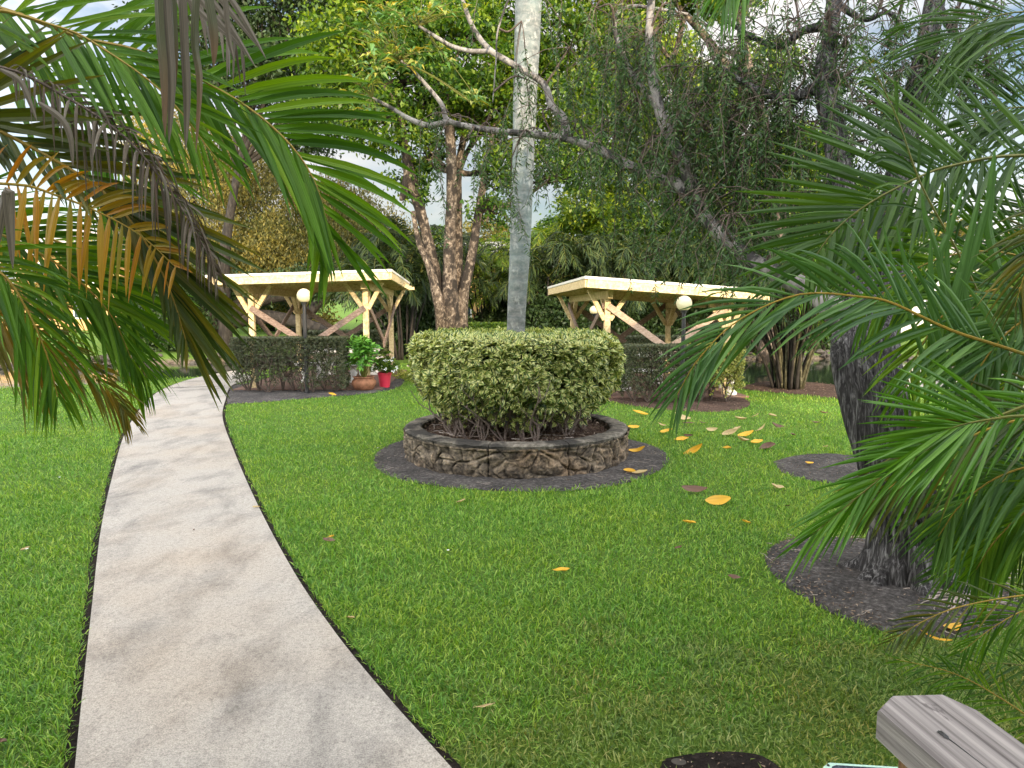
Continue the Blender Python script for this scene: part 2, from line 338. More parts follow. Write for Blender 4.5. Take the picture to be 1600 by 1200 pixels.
# bark
mt_bark_d = barkmat('dark_furrowed_bark', (.008, .008, .008), (.060, .056, .056), (.36, .35, .345), (15, 15, 1.0), bd=.06)
mt_bark_l = barkmat('pale_lichen_bark', (.09, .08, .075), (.21, .195, .18), (.33, .31, .285), (4, 4, 2), patch=9, pcol=(.05, .047, .044), bd=.012, pt=(.50, .56))
mt_bark_m = barkmat('mottled_bark', (.016, .012, .009), (.085, .064, .046), (.32, .26, .20), (1.8, 1.8, 1.2), patch=3.4, pcol=(.022, .017, .013), bd=.05, pt=(.48, .55), vs_=2.2)
mt_bark_t = barkmat('tan_bark', (.10, .08, .065), (.19, .155, .125), (.29, .25, .21), (2, 2, 1), bd=.02)
mt_bark_x = barkmat('dark_brown_bark', (.010, .008, .007), (.026, .022, .018), (.055, .047, .038), (4, 4, 1), bd=.02)  # very dark brown bark of background trees and canes
mt_twig = barkmat('twig', (.05, .035, .028), (.10, .075, .06), (.18, .14, .12), (20, 20, 20), bd=.003)
mt_stem = barkmat('shrub_stem', (.08, .06, .05), (.17, .13, .11), (.28, .23, .20), (20, 20, 20), bd=.003)
mt_twig_p = barkmat('pale_root', (.20, .16, .14), (.34, .29, .25), (.46, .41, .37), (20, 20, 20), bd=.003)
mt_rachis = barkmat('palm_rachis', (.22, .16, .025), (.30, .20, .03), (.18, .17, .03), (8, 8, 8), bd=.002, rough=.5)
mt_rachis_g = barkmat('green_palm_rachis', (.10, .12, .025), (.14, .14, .03), (.06, .08, .02), (8, 8, 8), bd=.002, rough=.5)
mt_cane = barkmat('palm_cane', (.025, .022, .012), (.06, .055, .028), (.16, .145, .09), (5, 5, 3), bd=.004, rough=.6)
def _royal():
    m = M('grey_palm_bark'); f = m.noise(m.coord('Object', (4, 4, 7)), 3, 8, .65)
    g = m.noise(m.coord('Object', (1.2, 1.2, .5)), 2.2, 4); k = m.ramp(f, [(.28, (.07, .085, .085)), (.5, (.15, .16, .155)), (.72, (.27, .265, .25))])
    k = m.mix(m.ramp(g, [(.45, 0), (.7, .55)]), k, (.20, .27, .25))
    w = m.n('TexWave'); w.wave_type = 'BANDS'; w.bands_direction = 'Z'; w.inputs['Scale'].default_value = 2.2; w.inputs['Distortion'].default_value = 3.5; w.inputs['Detail'].default_value = 3
    m.l(m.coord(), w.inputs[0]); lc = m.noise(m.coord('Object', (3, 3, 2)), 4, 6, .7); k = m.mix(m.ramp(lc, [(.55, 0), (.63, .75)]), k, (.34, .35, .33)); k = m.mix(m.ramp(m.noise(m.coord('Object', (7, 7, 3)), 5, 5, .7), [(.60, 0), (.68, .6)]), k, (.06, .07, .06)); k = m.mix(.35, k, m.ramp(w.outputs[1], [(.0, (.7, .7, .7)), (.15, (1, 1, 1))]), 'MULTIPLY')
    return m.bsdf(k, .85, .2, bump=m.mix(.5, f, w.outputs[1]), bd=.012, bs=.8)
mt_royal = _royal()
# ground
def _ground():
    m = M('lawn_ground'); co = m.coord(); a = m.noise(co, 35, 6, .7); b = m.noise(co, .5, 3)
    c = m.ramp(a, [(.3, (.03, .065, .011)), (.5, (.085, .165, .022)), (.7, (.16, .27, .04))])
    c = m.mix(m.ramp(b, [(.4, 0), (.65, .6)]), c, m.mix(1, c, (1.35, 1.1, .8), 'MULTIPLY'))
    s = m.n('SeparateXYZ'); m.l(m.n('TexCoord').outputs['Object'], s.inputs[0])
    mud = m.ramp(m.noise(co, 7, 6, .7), [(.35, (.05, .038, .026)), (.65, (.20, .16, .12))])
    z = m.n('MapRange'); z.inputs[1].default_value = -.02; z.inputs[2].default_value = -.12; m.l(s.outputs[2], z.inputs[0])
    c = m.mix(z.outputs[0], c, mud)
    return m.bsdf(c, .9, .2, bump=a, bd=.04, bs=1)
mt_ground = _ground()
def _soil(name, a, b, c):
    m = M(name); co = m.coord(); f = m.noise(co, 28, 9, .75); g = m.noise(co, 2.5, 4)
    k = m.ramp(f, [(.3, a), (.52, b), (.72, c)]); k = m.mix(m.ramp(g, [(.4, 0), (.65, .7)]), k, m.mix(1, k, (1.9, 1.85, 1.8), 'MULTIPLY'))
    return m.bsdf(k, .95, .15, bump=m.mix(.5, f, m.noise(co, 9, 6, .7)), bd=.09, bs=1)
mt_soil = _soil('bed_soil', (.018, .016, .016), (.070, .065, .062), (.20, .188, .18))
mt_soil_r = _soil('reddish_mulch', (.030, .018, .014), (.085, .055, .042), (.18, .13, .10))
mt_edge = _soil('edge_soil', (.008, .006, .005), (.020, .015, .013), (.045, .035, .03))
def _concrete():
    m = M('path_concrete'); co = m.coord()
    a = m.noise(co, 140, 4, .7); b = m.noise(m.coord('Object', (1.9, 1.0, 1), (0, 0, -.6)), 1.3, 9, .72, .4); d = m.noise(co, .7, 4)
    vor = m.n('TexVoronoi'); vor.inputs['Scale'].default_value = 160; m.l(co, vor.inputs[0])
    c = m.ramp(b, [(.28, (.15, .142, .132)), (.42, (.27, .252, .23)), (.54, (.36, .335, .302))])
    c = m.mix(m.ramp(d, [(.46, 0), (.68, .38)]), c, (.36, .28, .20))
    c = m.mix(.8, c, m.ramp(a, [(.32, (.45, .44, .43)), (.5, (1, 1, 1)), (.66, (1.4, 1.4, 1.36))]), 'MULTIPLY'); c = m.mix(.5, c, m.ramp(m.noise(co, 38, 6, .8), [(.36, (.42, .41, .40)), (.5, (1, 1, 1)), (.66, (1.25, 1.25, 1.22))]), 'MULTIPLY')
    c = m.mix(m.ramp(vor.outputs[0], [(.0, .35), (.25, 0)]), c, (.66, .62, .56))
    s = m.noise(co, 22, 5, .7); c = m.mix(m.ramp(s, [(.62, 0), (.75, .6)]), c, (.13, .12, .105))
    return m.bsdf(c, .88, .25, bump=a, bd=.004, bs=.7)
mt_path = _concrete()
def _stone():
    m = M('carved_stone'); co = m.coord(); f = m.noise(co, 9, 9, .7, .4); g = m.noise(co, 2.2, 5)
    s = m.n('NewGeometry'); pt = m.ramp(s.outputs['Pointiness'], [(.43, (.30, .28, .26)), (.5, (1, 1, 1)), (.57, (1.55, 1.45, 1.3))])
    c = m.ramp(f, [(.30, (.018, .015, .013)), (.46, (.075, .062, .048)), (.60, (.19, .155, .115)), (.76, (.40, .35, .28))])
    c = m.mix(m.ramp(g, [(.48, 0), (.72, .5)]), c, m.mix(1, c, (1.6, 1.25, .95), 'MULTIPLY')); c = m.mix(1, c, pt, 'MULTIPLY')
    return m.bsdf(c, .9, .2, bump=f, bd=.02, bs=1)
mt_stone = _stone()
def _cope():
    m = M('coping_stone'); co = m.coord(); f = m.noise(co, 16, 8, .7); g = m.noise(co, 2.6, 5, .6, .5)
    c = m.ramp(f, [(.3, (.055, .049, .040)), (.5, (.155, .138, .112)), (.7, (.30, .27, .225))]); c = m.mix(m.ramp(g, [(.42, .9), (.56, 0)]), c, (.03, .028, .026))
    return m.bsdf(c, .9, .2, bump=f, bd=.015, bs=1)
mt_cope = _cope()
def _wood(name, a, b, c, rough=.7, sc=(1, 1, 1), bd=.004, dark=None):
    m = M(name); co = m.coord('Object', sc); f = m.noise(co, 6, 6, .6, .5); k = m.ramp(f, [(.3, a), (.5, b), (.7, c)])
    if dark is not None: k = m.mix(m.ramp(m.noise(m.coord(), 30, 4), [(.64, 0), (.72, .8)]), k, dark)
    return m.bsdf(k, rough, .3, bump=f, bd=bd, bs=.8)
mt_cream = _wood('cream_painted_timber', (.36, .25, .12), (.60, .46, .25), (.74, .60, .36), .6, (3, 3, 3), .003, (.22, .15, .08))
mt_roofw = _wood('white_roof_edge', (.48, .45, .40), (.70, .66, .58), (.80, .77, .70), .5, (3, 3, 3), .002, (.25, .22, .18))
mt_grey = _wood('weathered_brown_timber', (.10, .065, .05), (.20, .14, .11), (.34, .26, .21), .8, (3, 3, 9), .004)
mt_pink = _wood('pinkish_sunlit_timber', (.26, .17, .12), (.42, .30, .22), (.56, .44, .34), .75, (3, 3, 9), .004)  # lighter pinkish copy of the brown boards, sunlight put into the colour
mt_rail = None
def _railmat():
    m = M('weathered_grey_board'); co = m.coord('UV', (62, 1.3, 1)); f = m.noise(co, 1.2, 6, .6, .35)
    k = m.ramp(f, [(.32, (.055, .048, .046)), (.44, (.16, .145, .14)), (.60, (.26, .24, .23)), (.75, (.34, .31, .295))])
    g = m.noise(m.coord('UV', (9, 3, 1)), 2.4, 6, .7, 1.0); k = m.mix(m.ramp(g, [(.62, 0), (.68, .75)]), k, (.075, .065, .065))
    return m.bsdf(k, .85, .2, bump=f, bd=.004, bs=1)
mt_rail = _railmat()
mt_post = _wood('brown_timber_post', (.11, .055, .025), (.22, .12, .055), (.33, .20, .10), .75, (14, 14, 1.2), .004)
def plain(name, c, rough=.5, spec=.5, metal=0, v=.25, sc=8, coat=0, bd=.002):
    m = M(name); f = m.noise(m.coord(), sc, 6, .6); c = np.asarray(c)
    return m.bsdf(m.ramp(f, [(.3, tuple(c * (1 - v))), (.7, tuple(np.minimum(c * (1 + v), .85)))]), rough, spec, bump=f, bd=bd, bs=.5, metal=metal, coat=coat)
mt_black = plain('black_metal', (.012, .012, .013), .45)
def _globe():
    m = M('globe_acrylic'); c = m.ramp(m.noise(m.coord(), 6, 5), [(.35, (.68, .62, .42)), (.65, (.80, .76, .58))])
    return m.bsdf(c, .3, .5, trans=.35, tcol=(.8, .74, .5))
mt_globe = _globe()
mt_terra = plain('terracotta', (.27, .12, .065), .8, .3, v=.45, sc=9, bd=.01)
mt_red = plain('red_plastic', (.62, .035, .075), .4, v=.12)
mt_white = plain('white_petal', (.8, .8, .78), .5, v=.05)
mt_conc_w = plain('pale_concrete', (.55, .53, .50), .8, .3, v=.2, sc=10, bd=.006)
mt_greenp = plain('pale_green_plastic', (.42, .62, .52), .5, v=.12)
mt_dgrid = plain('dark_panel', (.02, .026, .045), .4, v=.3, sc=30)
mt_line = plain('grid_line', (.11, .14, .17), .5)
mt_stonep = plain('pale_rock', (.065, .058, .05), .9, .2, v=.5, sc=4, bd=.03)
def _brick():
    m = M('patio_brick'); b = m.n('TexBrick'); m.l(m.coord(), b.inputs[0]); b.inputs['Scale'].default_value = 4.5
    b.inputs['Color1'].default_value = (.20, .11, .08, 1); b.inputs['Color2'].default_value = (.15, .09, .07, 1); b.inputs['Mortar'].default_value = (.16, .13, .11, 1)
    c = m.mix(.6, b.outputs[0], m.ramp(m.noise(m.coord(), 12, 5), [(.3, (.6, .6, .6)), (.7, (1.3, 1.25, 1.2))]), 'MULTIPLY')
    return m.bsdf(c, .85, .3, bump=b.outputs[1], bd=.004)
mt_brick = _brick()
def _water():
    m = M('pond_water'); f = m.noise(m.coord('Object', (1, 2.4, 1)), 3, 4, .5)
    return m.bsdf((.012, .020, .012), .03, .8, bump=f, bd=.02, bs=.10)
mt_water = _water()
mt_peach = plain('peach_stucco', (.50, .30, .13), .9, .2, v=.1, sc=3)
mt_wwall = plain('white_stucco', (.48, .46, .43), .9, .2, v=.08, sc=3)
mt_rooft = plain('grey_roof_tile', (.30, .27, .25), .8, .3, v=.3, sc=2)
mt_wtrim = plain('white_trim', (.72, .71, .68), .6, v=.05)
mt_glass = plain('window_glass', (.03, .045, .06), .08, .8, v=.2)

# ------------------------------------------------------------------ layout in plan (metres)
pxl = [(118, 1200), (130, 1080), (143, 960), (158, 830), (175, 750), (195, 680), (220, 640), (250, 612), (300, 593), (365, 580)]
pxr = [(700, 1200), (598, 1085), (518, 985), (455, 890), (402, 790), (367, 710), (348, 655), (352, 627), (363, 603), (400, 592)]
PL = [G(*p)[:2] for p in pxl]; PR = [G(*p)[:2] for p in pxr]
PL = [PL[0] + (PL[0] - PL[1]) * 3.2, PL[0] + (PL[0] - PL[1]) * 1.6] + PL; PR = [PR[0] + (PR[0] - PR[1]) * 3.2, PR[0] + (PR[0] - PR[1]) * 1.6] + PR
PLs = spline(np.c_[np.array(PL), np.zeros(len(PL))], 120)[:, :2]; PRs = spline(np.c_[np.array(PR), np.zeros(len(PR))], 120)[:, :2]
path_poly = np.vstack([PLs, PRs[::-1]])
CX, CY = .05, 8.97
bed_ring_c, bed_ring_r = np.array([.10, 8.93]), 1.80
bed_left = np.array([G(*p)[:2] for p in [(354, 632), (358, 612), (372, 601), (480, 590), (570, 588), (628, 592), (624, 604), (600, 612), (550, 618), (480, 623), (410, 629)]])
bed_right = np.array([G(*p)[:2] for p in [(930, 622), (985, 634), (1060, 642), (1120, 644), (1160, 639), (1172, 630), (1155, 620), (1110, 610), (1000, 602), (940, 606)]])
bed_tree = np.array([G(*p)[:2] for p in [(1200, 858), (1196, 880), (1225, 915), (1290, 955), (1370, 985), (1450, 998), (1540, 992), (1590, 965), (1585, 925), (1540, 890), (1450, 862), (1370, 846), (1300, 840), (1235, 843)]])
bed_small = np.array([G(*p)[:2] for p in [(1208, 722), (1225, 740), (1275, 753), (1340, 756), (1400, 745), (1400, 722), (1330, 712), (1250, 712)]])
bed_areca = np.array([G(*p)[:2] for p in [(1150, 606), (1180, 611), (1260, 618), (1330, 624), (1345, 612), (1290, 600), (1200, 596)]])
bed_near = np.array([G(*p)[:2] for p in [(1035, 1192), (1090, 1183), (1150, 1184), (1200, 1192), (1215, 1215), (1040, 1220)]])
pond_l = np.array([(-40, 15.5), (-24, 15.6), (-11.2, 15.8), (-9.2, 16.8), (-7.8, 18.0), (-6.9, 19.6), (-6.4, 21.5), (-6.6, 23.5), (-8.5, 25.2), (-14, 23.5), (-20, 23.0), (-40, 22)])
pond_r = np.array([(5.0, 18.5), (5.4, 16.9), (6.6, 16.2), (9, 15.6), (14, 14.8), (30, 13), (40, 20), (20, 25), (12, 26.3), (6, 26), (4.9, 23)])
pav_l_c = dict(fl=np.array([-5.49, 15.6]), yaw=1.0, W=2.4, D=3.6)
pav_r_c = dict(fl=np.array([1.84, 14.3]), yaw=5.0, W=2.4, D=3.9)
def pav_pts(c):
    a = R(c['yaw']); u = np.array([math.cos(a), math.sin(a)]); v = np.array([-math.sin(a), math.cos(a)]); return c['fl'], u, v
def pav_floor(c, o=.35):
    f, u, v = pav_pts(c); return np.array([f - u * o - v * o, f + u * (c['W'] + o) - v * o, f + u * (c['W'] + o) + v * (c['D'] + o), f - u * o + v * (c['D'] + o)])
floor_l, floor_r = pav_floor(pav_l_c), pav_floor(pav_r_c)

# ------------------------------------------------------------------ ground, pond, path, beds
def lawn():
    xs = np.concatenate([[-900, -300, -120, -70], np.arange(-42, -16, 1.), np.arange(-16, 16, .25), np.arange(16, 42, 1.), [70, 120, 300, 900]])
    ys = np.concatenate([[-300, -60, -20, -8], np.arange(-2, 13, 1.), np.arange(13, 28, .25), np.arange(28, 60, 2.), [80, 150, 400, 1500]])
    X, Y = np.meshgrid(xs, ys); pts = np.c_[X.ravel(), Y.ravel()]; z = np.zeros(len(pts))
    for pd in (pond_l, pond_r):
        i = inpoly(pts, pd); d = distpoly(pts, pd); s = np.clip(d / .9, 0, 1); z = np.where(i, np.minimum(z, -.65 * s ** .7 - .02), z)
    far = np.clip((pts[:, 1] - 60) / 200, 0, 1); z = z + far * 0
    mb = MB(); nx = len(xs); i = np.arange(len(ys) - 1)[:, None]; j = np.arange(nx - 1)[None]
    q = np.stack([i * nx + j, i * nx + j + 1, (i + 1) * nx + j + 1, (i + 1) * nx + j], -1).reshape(-1, 4)
    mb.add(np.c_[pts, z], q); return tag(mb.build('lawn', mt_ground, smooth=True), kind='structure')
lawn()
mb = MB(); box(mb, (-41, 14.5, -.5), (41, 26.8, -.20)); tag(mb.build('pond_water', mt_water), kind='structure')
def sheet(name, poly, z, mat, wob=0, n=None, dome=0):
    poly = np.asarray(poly, float); c = poly.mean(0); p = np.vstack([poly, poly[:1]]); p = spline(np.c_[p, np.zeros(len(p))], len(poly) * 6)[:-1, :2]
    rng = np.random.default_rng(len(poly)); rings = 16; V = []; n = len(p)
    for k in range(rings):
        s = 1 - k / rings; q = c + (p - c) * s; h = z + dome * (1 - s * s) + (0 if k == 0 else .016 * np.array([mnoise.noise(Vector((a * 5, b * 5, 1))) for a, b in q]) + .016)
        V.append(np.c_[q, np.full(n, z) if k == 0 else h])
    V = np.vstack(V + [[[c[0], c[1], z + dome + .004]]])
    i = np.arange(rings - 1)[:, None]; j = np.arange(n)[None]; j2 = (j + 1) % n
    q = np.stack([i * n + j, i * n + j2, (i + 1) * n + j2, (i + 1) * n + j], -1).reshape(-1, 4)
    t = [[(rings - 1) * n + a, (rings - 1) * n + (a + 1) % n, rings * n] for a in range(n)]
    mb = MB(); mb.add(V, q, t); return tag(mb.build(name, mat, smooth=True), kind='structure')
th = np.linspace(0, 2 * PI, 40, endpoint=False)
ring_bed = bed_ring_c + bed_ring_r * (1 + .015 * np.sin(5 * th + 1))[:, None] * np.c_[np.cos(th), np.sin(th)]
sheet('soil_bed', ring_bed, .006, mt_soil); sheet('soil_bed', bed_left, .006, mt_soil); sheet('soil_bed', bed_right, .006, mt_soil_r)
sheet('soil_bed', bed_tree, .006, mt_soil, dome=.03); sheet('soil_bed', bed_small, .006, mt_soil); sheet('soil_bed', bed_areca, .006, mt_soil_r); sheet('soil_bed', bed_near, .006, mt_edge)
def path():
    mb = MB(); n = len(PLs); K = 9; w = np.linspace(0, 1, K)
    V = PLs[:, None] * (1 - w[None, :, None]) + PRs[:, None] * w[None, :, None]
    z = np.full((n, K), .028); z[:, 0] = z[:, -1] = .020
    top = np.concatenate([V, z[..., None]], -1).reshape(-1, 3)
    i = np.arange(n - 1)[:, None]; j = np.arange(K - 1)[None]; q = np.stack([i * K + j, i * K + j + 1, (i + 1) * K + j + 1, (i + 1) * K + j], -1).reshape(-1, 4)
    mb.add(top, q)
    for side, s in ((PLs, 1), (PRs, -1)):
        v = np.vstack([np.c_[side, np.full(n, .020)], np.c_[side, np.full(n, -.06)]]); i = np.arange(n - 1)
        mb.add(v, np.stack([i, i + 1, n + i + 1, n + i], -1)[:, ::s])
    tag(mb.build('path', mt_path, smooth=False), kind='structure')
    # dark open joint along both sides, and the far cross joint
    mb = MB()
    for side, sg in ((PLs, 1), (PRs, -1)):
        T = unit(np.gradient(side, axis=0)); N = np.c_[-T[:, 1], T[:, 0]] * sg; wd = np.array([.045 + .014 * mnoise.noise(Vector((a * 6, b * 6, 3))) for a, b in side])[:, None]
        v = np.vstack([np.c_[side + N * .002, np.full(n, .005)], np.c_[side + N * wd, np.full(n, .008)]]); i = np.arange(n - 1)
        mb.add(v, np.stack([i, i + 1, n + i + 1, n + i], -1))
    tag(mb.build('soil_edge', mt_edge), kind='structure')
    a, b = G(352, 603, .03), G(268, 606, .03); mb = MB(); beam(mb, a + [0, 0, .000], b, .012, .006); tag(mb.build('path_joint', mt_edge), kind='structure')
path()
for nm, fl in (('left', floor_l), ('right', floor_r)):
    mb = MB(); prism(mb, fl, -.05, .035); tag(mb.build('paved_floor', mt_brick), kind='structure')
# distant walk beyond the lawn
mb = MB(); prism(mb, [(-3.0, 20.9), (4.2, 20.9), (4.2, 21.6), (-3.0, 21.6)], -.05, .03); tag(mb.build('far_path', mt_path), kind='structure')

# grass blades
def grass():
    rng = np.random.default_rng(4)
    bands = [(.8, 2.4, 900, .055, .0060), (2.4, 4.6, 5600, .060, .0068), (4.6, 7.0, 3400, .060, .0078), (7.0, 10.5, 1600, .060, .0095), (10.5, 16, 620, .055, .012), (16, 22, 200, .06, .018)]
    mb = MB()
    for (y0, y1, den, L, W) in bands:
        hw = y1 * .78 + .6; n = int((y1 - y0) * 2 * hw * den); p = np.c_[rng.uniform(-hw, hw, n), rng.uniform(y0, y1, n)]
        p = p[np.abs(p[:, 0]) < p[:, 1] * .76 + .7]
        keep = ~inpoly(p, path_poly); 
        dl = np.minimum(distpoly(p, PLs[::2], False), distpoly(p, PRs[::2], False)); keep &= dl > .018 + .022 * rng.random(len(p)); pj = p + rng.normal(0, .022, p.shape)
        keep &= np.linalg.norm(pj - bed_ring_c, axis=1) > bed_ring_r - .03
        for b in (bed_left, bed_right, bed_tree, bed_small, bed_areca, bed_near):
            bs = spline(np.c_[np.vstack([b, b[:1]]), np.zeros(len(b) + 1)], len(b) * 4)[:-1]; keep &= ~inpoly(pj, bs)
        for b in (floor_l, floor_r): keep &= ~inpoly(p, b)
        for b in (pond_l, pond_r): keep &= ~(inpoly(p, b) & (distpoly(p, b) > .12))
        p = p[keep]; n = len(p)
        # worn turf in the near right corner, shade put into the blade colour
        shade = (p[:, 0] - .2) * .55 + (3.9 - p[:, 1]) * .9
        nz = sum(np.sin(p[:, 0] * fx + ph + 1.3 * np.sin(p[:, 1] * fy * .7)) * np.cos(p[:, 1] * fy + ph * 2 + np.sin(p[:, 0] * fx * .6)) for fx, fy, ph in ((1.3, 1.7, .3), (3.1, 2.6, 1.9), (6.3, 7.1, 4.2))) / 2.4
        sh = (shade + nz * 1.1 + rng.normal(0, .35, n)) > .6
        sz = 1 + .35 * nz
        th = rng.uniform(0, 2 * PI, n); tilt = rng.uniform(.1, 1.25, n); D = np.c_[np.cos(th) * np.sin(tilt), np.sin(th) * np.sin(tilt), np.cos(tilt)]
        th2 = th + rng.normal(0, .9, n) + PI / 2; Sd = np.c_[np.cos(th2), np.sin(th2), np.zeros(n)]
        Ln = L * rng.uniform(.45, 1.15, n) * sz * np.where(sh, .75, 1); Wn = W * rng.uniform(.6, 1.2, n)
        B = np.c_[p, np.zeros(n)]; mid = B + D * (Ln * .55)[:, None]; D2 = unit(D + np.c_[np.cos(th), np.sin(th), -np.full(n, .6)] * rng.uniform(.1, .9, n)[:, None]); tp = mid + D2 * (Ln * .5)[:, None]
        tp[:, 2] = np.maximum(tp[:, 2], .004)
        V = np.stack([B - Sd * Wn[:, None] * .35, B + Sd * Wn[:, None] * .35, mid + Sd * Wn[:, None] * .5, mid - Sd * Wn[:, None] * .5, tp], 1)
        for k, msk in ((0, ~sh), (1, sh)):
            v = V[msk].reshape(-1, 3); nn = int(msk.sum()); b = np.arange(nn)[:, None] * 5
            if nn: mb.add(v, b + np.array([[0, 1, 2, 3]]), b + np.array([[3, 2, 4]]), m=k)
    for t_ in mb.tm: pass
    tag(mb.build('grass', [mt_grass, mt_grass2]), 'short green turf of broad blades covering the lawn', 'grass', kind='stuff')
grass()

# ------------------------------------------------------------------ unseen building added behind the camera to shade the near lawn
def sun_blocker():
    e = empty('sun_blocking_building', 'unseen pale stucco building added behind the viewpoint to block the low sun', 'building', loc=(0, -4, 0))
    mb = MB(); box(mb, (-22, -10, 0), (10.2, 0, 7.2)); box(mb, (10.2, -10, 0), (24, -.02, 5.25)); mb.build('wall', mt_wwall, e)  # roof stepped lower at right to let sun onto the lawn strip
    mb = MB(); box(mb, (-22.2, -10.2, 7.203), (10.4, .2, 7.4)); mb.build('roof', mt_rooft, e)
    for x in np.arange(-18, 9, 4.0):
        for z in (1.0, 4.2):
            mb = MB(); box(mb, (x, .004, z), (x + 1.5, .05, z + 1.5)); f = mb.build('window', mt_wtrim, e)
            mb = MB(); box(mb, (x + .08, .054, z + .08), (x + 1.42, .06, z + 1.42)); mb.build('pane', mt_glass, f)
sun_blocker()

# ------------------------------------------------------------------ planter
def fbm(x, y, z, o=4):
    v = 0; a = 1
    for _ in range(o): v += a * mnoise.noise(Vector((x, y, z))); x *= 2.1; y *= 2.1; z *= 2.1; a *= .5
    return v
def planter():
    e = empty('round_stone_planter', 'low round planter wall of dark carved stone blocks around the variegated hedge', 'planter', loc=(CX, CY, 0))
    Ro, H = 1.375, .335; NS, NZ = 900, 44
    th = np.linspace(0, 2 * PI, NS, endpoint=False); zz = np.linspace(0, H, NZ)
    rng = np.random.default_rng(8); nb = 11; edges = np.sort((np.arange(nb) + rng.uniform(-.18, .18, nb)) / nb * 2 * PI)
    V = []
    for z in zz:
        for t in th:
            x, y = math.cos(t) * Ro, math.sin(t) * Ro; s = t * Ro
            wx = s + .10 * mnoise.noise(Vector((s * 4, z * 6, 1))); wz = z * 1.15 + .10 * mnoise.noise(Vector((s * 4, z * 6, 7)))
            dv = mnoise.voronoi(Vector((wx * 4.6, wz * 4.6, 2.3)), distance_metric='DISTANCE')[0]
            cell = min(dv[1] - dv[0], .5)
            rg = 1 - abs(math.sin(dv[0] * 17 + 3 * mnoise.noise(Vector((s * 3, z * 4, 5)))))
            h = .022 * min(cell * 5, 1) + .005 * rg * min(cell * 4, 1) + .020 * fbm(s * 8, z * 11, 0, 5)
            de = np.min(np.abs((t - edges + PI) % (2 * PI) - PI)) * Ro
            de += .006 * mnoise.noise(Vector((z * 30, t * 3, 0)))
            if de < .012: h -= .045 * (1 - max(de, 0) / .012)
            h -= .028
            if z > H - .03: h += .012
            V.append((math.cos(t) * (Ro + h) , math.sin(t) * (Ro + h), z))
    mb = MB(); i = np.arange(NZ - 1)[:, None]; j = np.arange(NS)[None]; j2 = (j + 1) % NS
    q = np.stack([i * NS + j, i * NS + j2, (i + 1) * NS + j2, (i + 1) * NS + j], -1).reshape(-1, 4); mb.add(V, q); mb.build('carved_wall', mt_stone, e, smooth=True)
    # coping: eleven curved slabs with uneven edges
    for k in range(nb):
        a0, a1 = edges[k] + .004, edges[(k + 1) % nb] - .004
        if a1 < a0: a1 += 2 * PI
        n = 40; mb = MB(); rows = []
        dz = rng.uniform(-.006, .006)
        for a in np.linspace(a0, a1, n):
            ro = Ro - .010 + .022 * fbm(a * 8, 3, 0); ri = Ro - .235 + .02 * fbm(a * 7, 9, 2); zt = H + .045 + dz + .006 * fbm(a * 9, 1, 4)
            c, s = math.cos(a), math.sin(a)
            rows.append([(ri * c, ri * s, H - .05), ((ri + .012) * c, (ri + .012) * s, zt - .012), ((ri + .035) * c, (ri + .035) * s, zt), ((ri * .5 + ro * .5) * c, (ri * .5 + ro * .5) * s, zt + .006 * fbm(a * 12, 6, 1)), ((ro - .03) * c, (ro - .03) * s, zt - .003), (ro * c, ro * s, zt - .022 - .01 * fbm(a * 15, 2, 8)), ((ro - .012) * c, (ro - .012) * s, H - .012 + .012 * fbm(a * 11, 5, 5))])
        V = np.array(rows).reshape(-1, 3); m_ = 7; i = np.arange(n - 1)[:, None]; j = np.arange(m_)[None]; j2 = (j + 1) % m_
        q = np.stack([i * m_ + j, i * m_ + j2, (i + 1) * m_ + j2, (i + 1) * m_ + j], -1).reshape(-1, 4)
        t = [[0, jj + 1, jj] for jj in range(1, m_ - 1)] + [[(n - 1) * m_, (n - 1) * m_ + jj, (n - 1) * m_ + jj + 1] for jj in range(1, m_ - 1)]
        mb.add(V, q, t); mb.build('coping_slab', mt_cope, e)
    mb = MB(); rr = np.linspace(0.002, Ro - .2, 14); ths = np.linspace(0, 2 * PI, 60, endpoint=False)
    V = [(r * math.cos(a), r * math.sin(a), .30 + .03 * fbm(r * math.cos(a) * 4, r * math.sin(a) * 4, 0)) for r in rr for a in ths]
    i = np.arange(13)[:, None]; j = np.arange(60)[None]; j2 = (j + 1) % 60
    mb.add(V, np.stack([i * 60 + j, (i + 1) * 60 + j, (i + 1) * 60 + j2, i * 60 + j2], -1).reshape(-1, 4)); mb.build('planting_soil', mt_soil_r, e, smooth=True)
planter()

def rosette(mb, tips, axes, k, L, W, rng, opn=.9, m=0, fold=.25, bend=0, cheap=False):
    n = len(tips); A = np.repeat(unit(axes), k, 0); T = np.repeat(tips, k, 0); r = rdir(rng, n * k); pr = unit(r - A * np.sum(r * A, -1, keepdims=True))
    D = unit(A * rng.uniform(.1, .9, (n * k, 1)) + pr * opn); Ls = L * rng.uniform(.6, 1.15, n * k)
    leaves(mb, T + D * .2 * L, D, A + rdir(rng, n * k) * .25, Ls, Ls * W / L, fold, bend, m, cheap)
def stems(mb, base, n, h, spread, r, rng, seg=5):
    for _ in range(n):
        a = rng.uniform(0, 2 * PI); s = spread * rng.uniform(.3, 1); tp = base + np.array([math.cos(a) * s, math.sin(a) * s, h * rng.uniform(.75, 1.1)])
        w = lambda f: base + (tp - base) * f + np.r_[rng.normal(0, spread * .16, 2), 0]
        p = [base, w(.25), w(.5), w(.75), tp]; r_ = r * rng.uniform(.6, 1.2); tube(mb, p, [r_, r_ * .75, r_ * .4], seg=seg, n=9)
        for f in (1, 2, 3):
            b = p[f]; d = rng.normal(0, 1, 3); d[2] = abs(d[2]) * .6 + .5; tube(mb, [b, b + unit(d) * h * .18, b + unit(d + [0, 0, .6]) * h * .38], [r_ * .5, r_ * .25], seg=4, n=5)
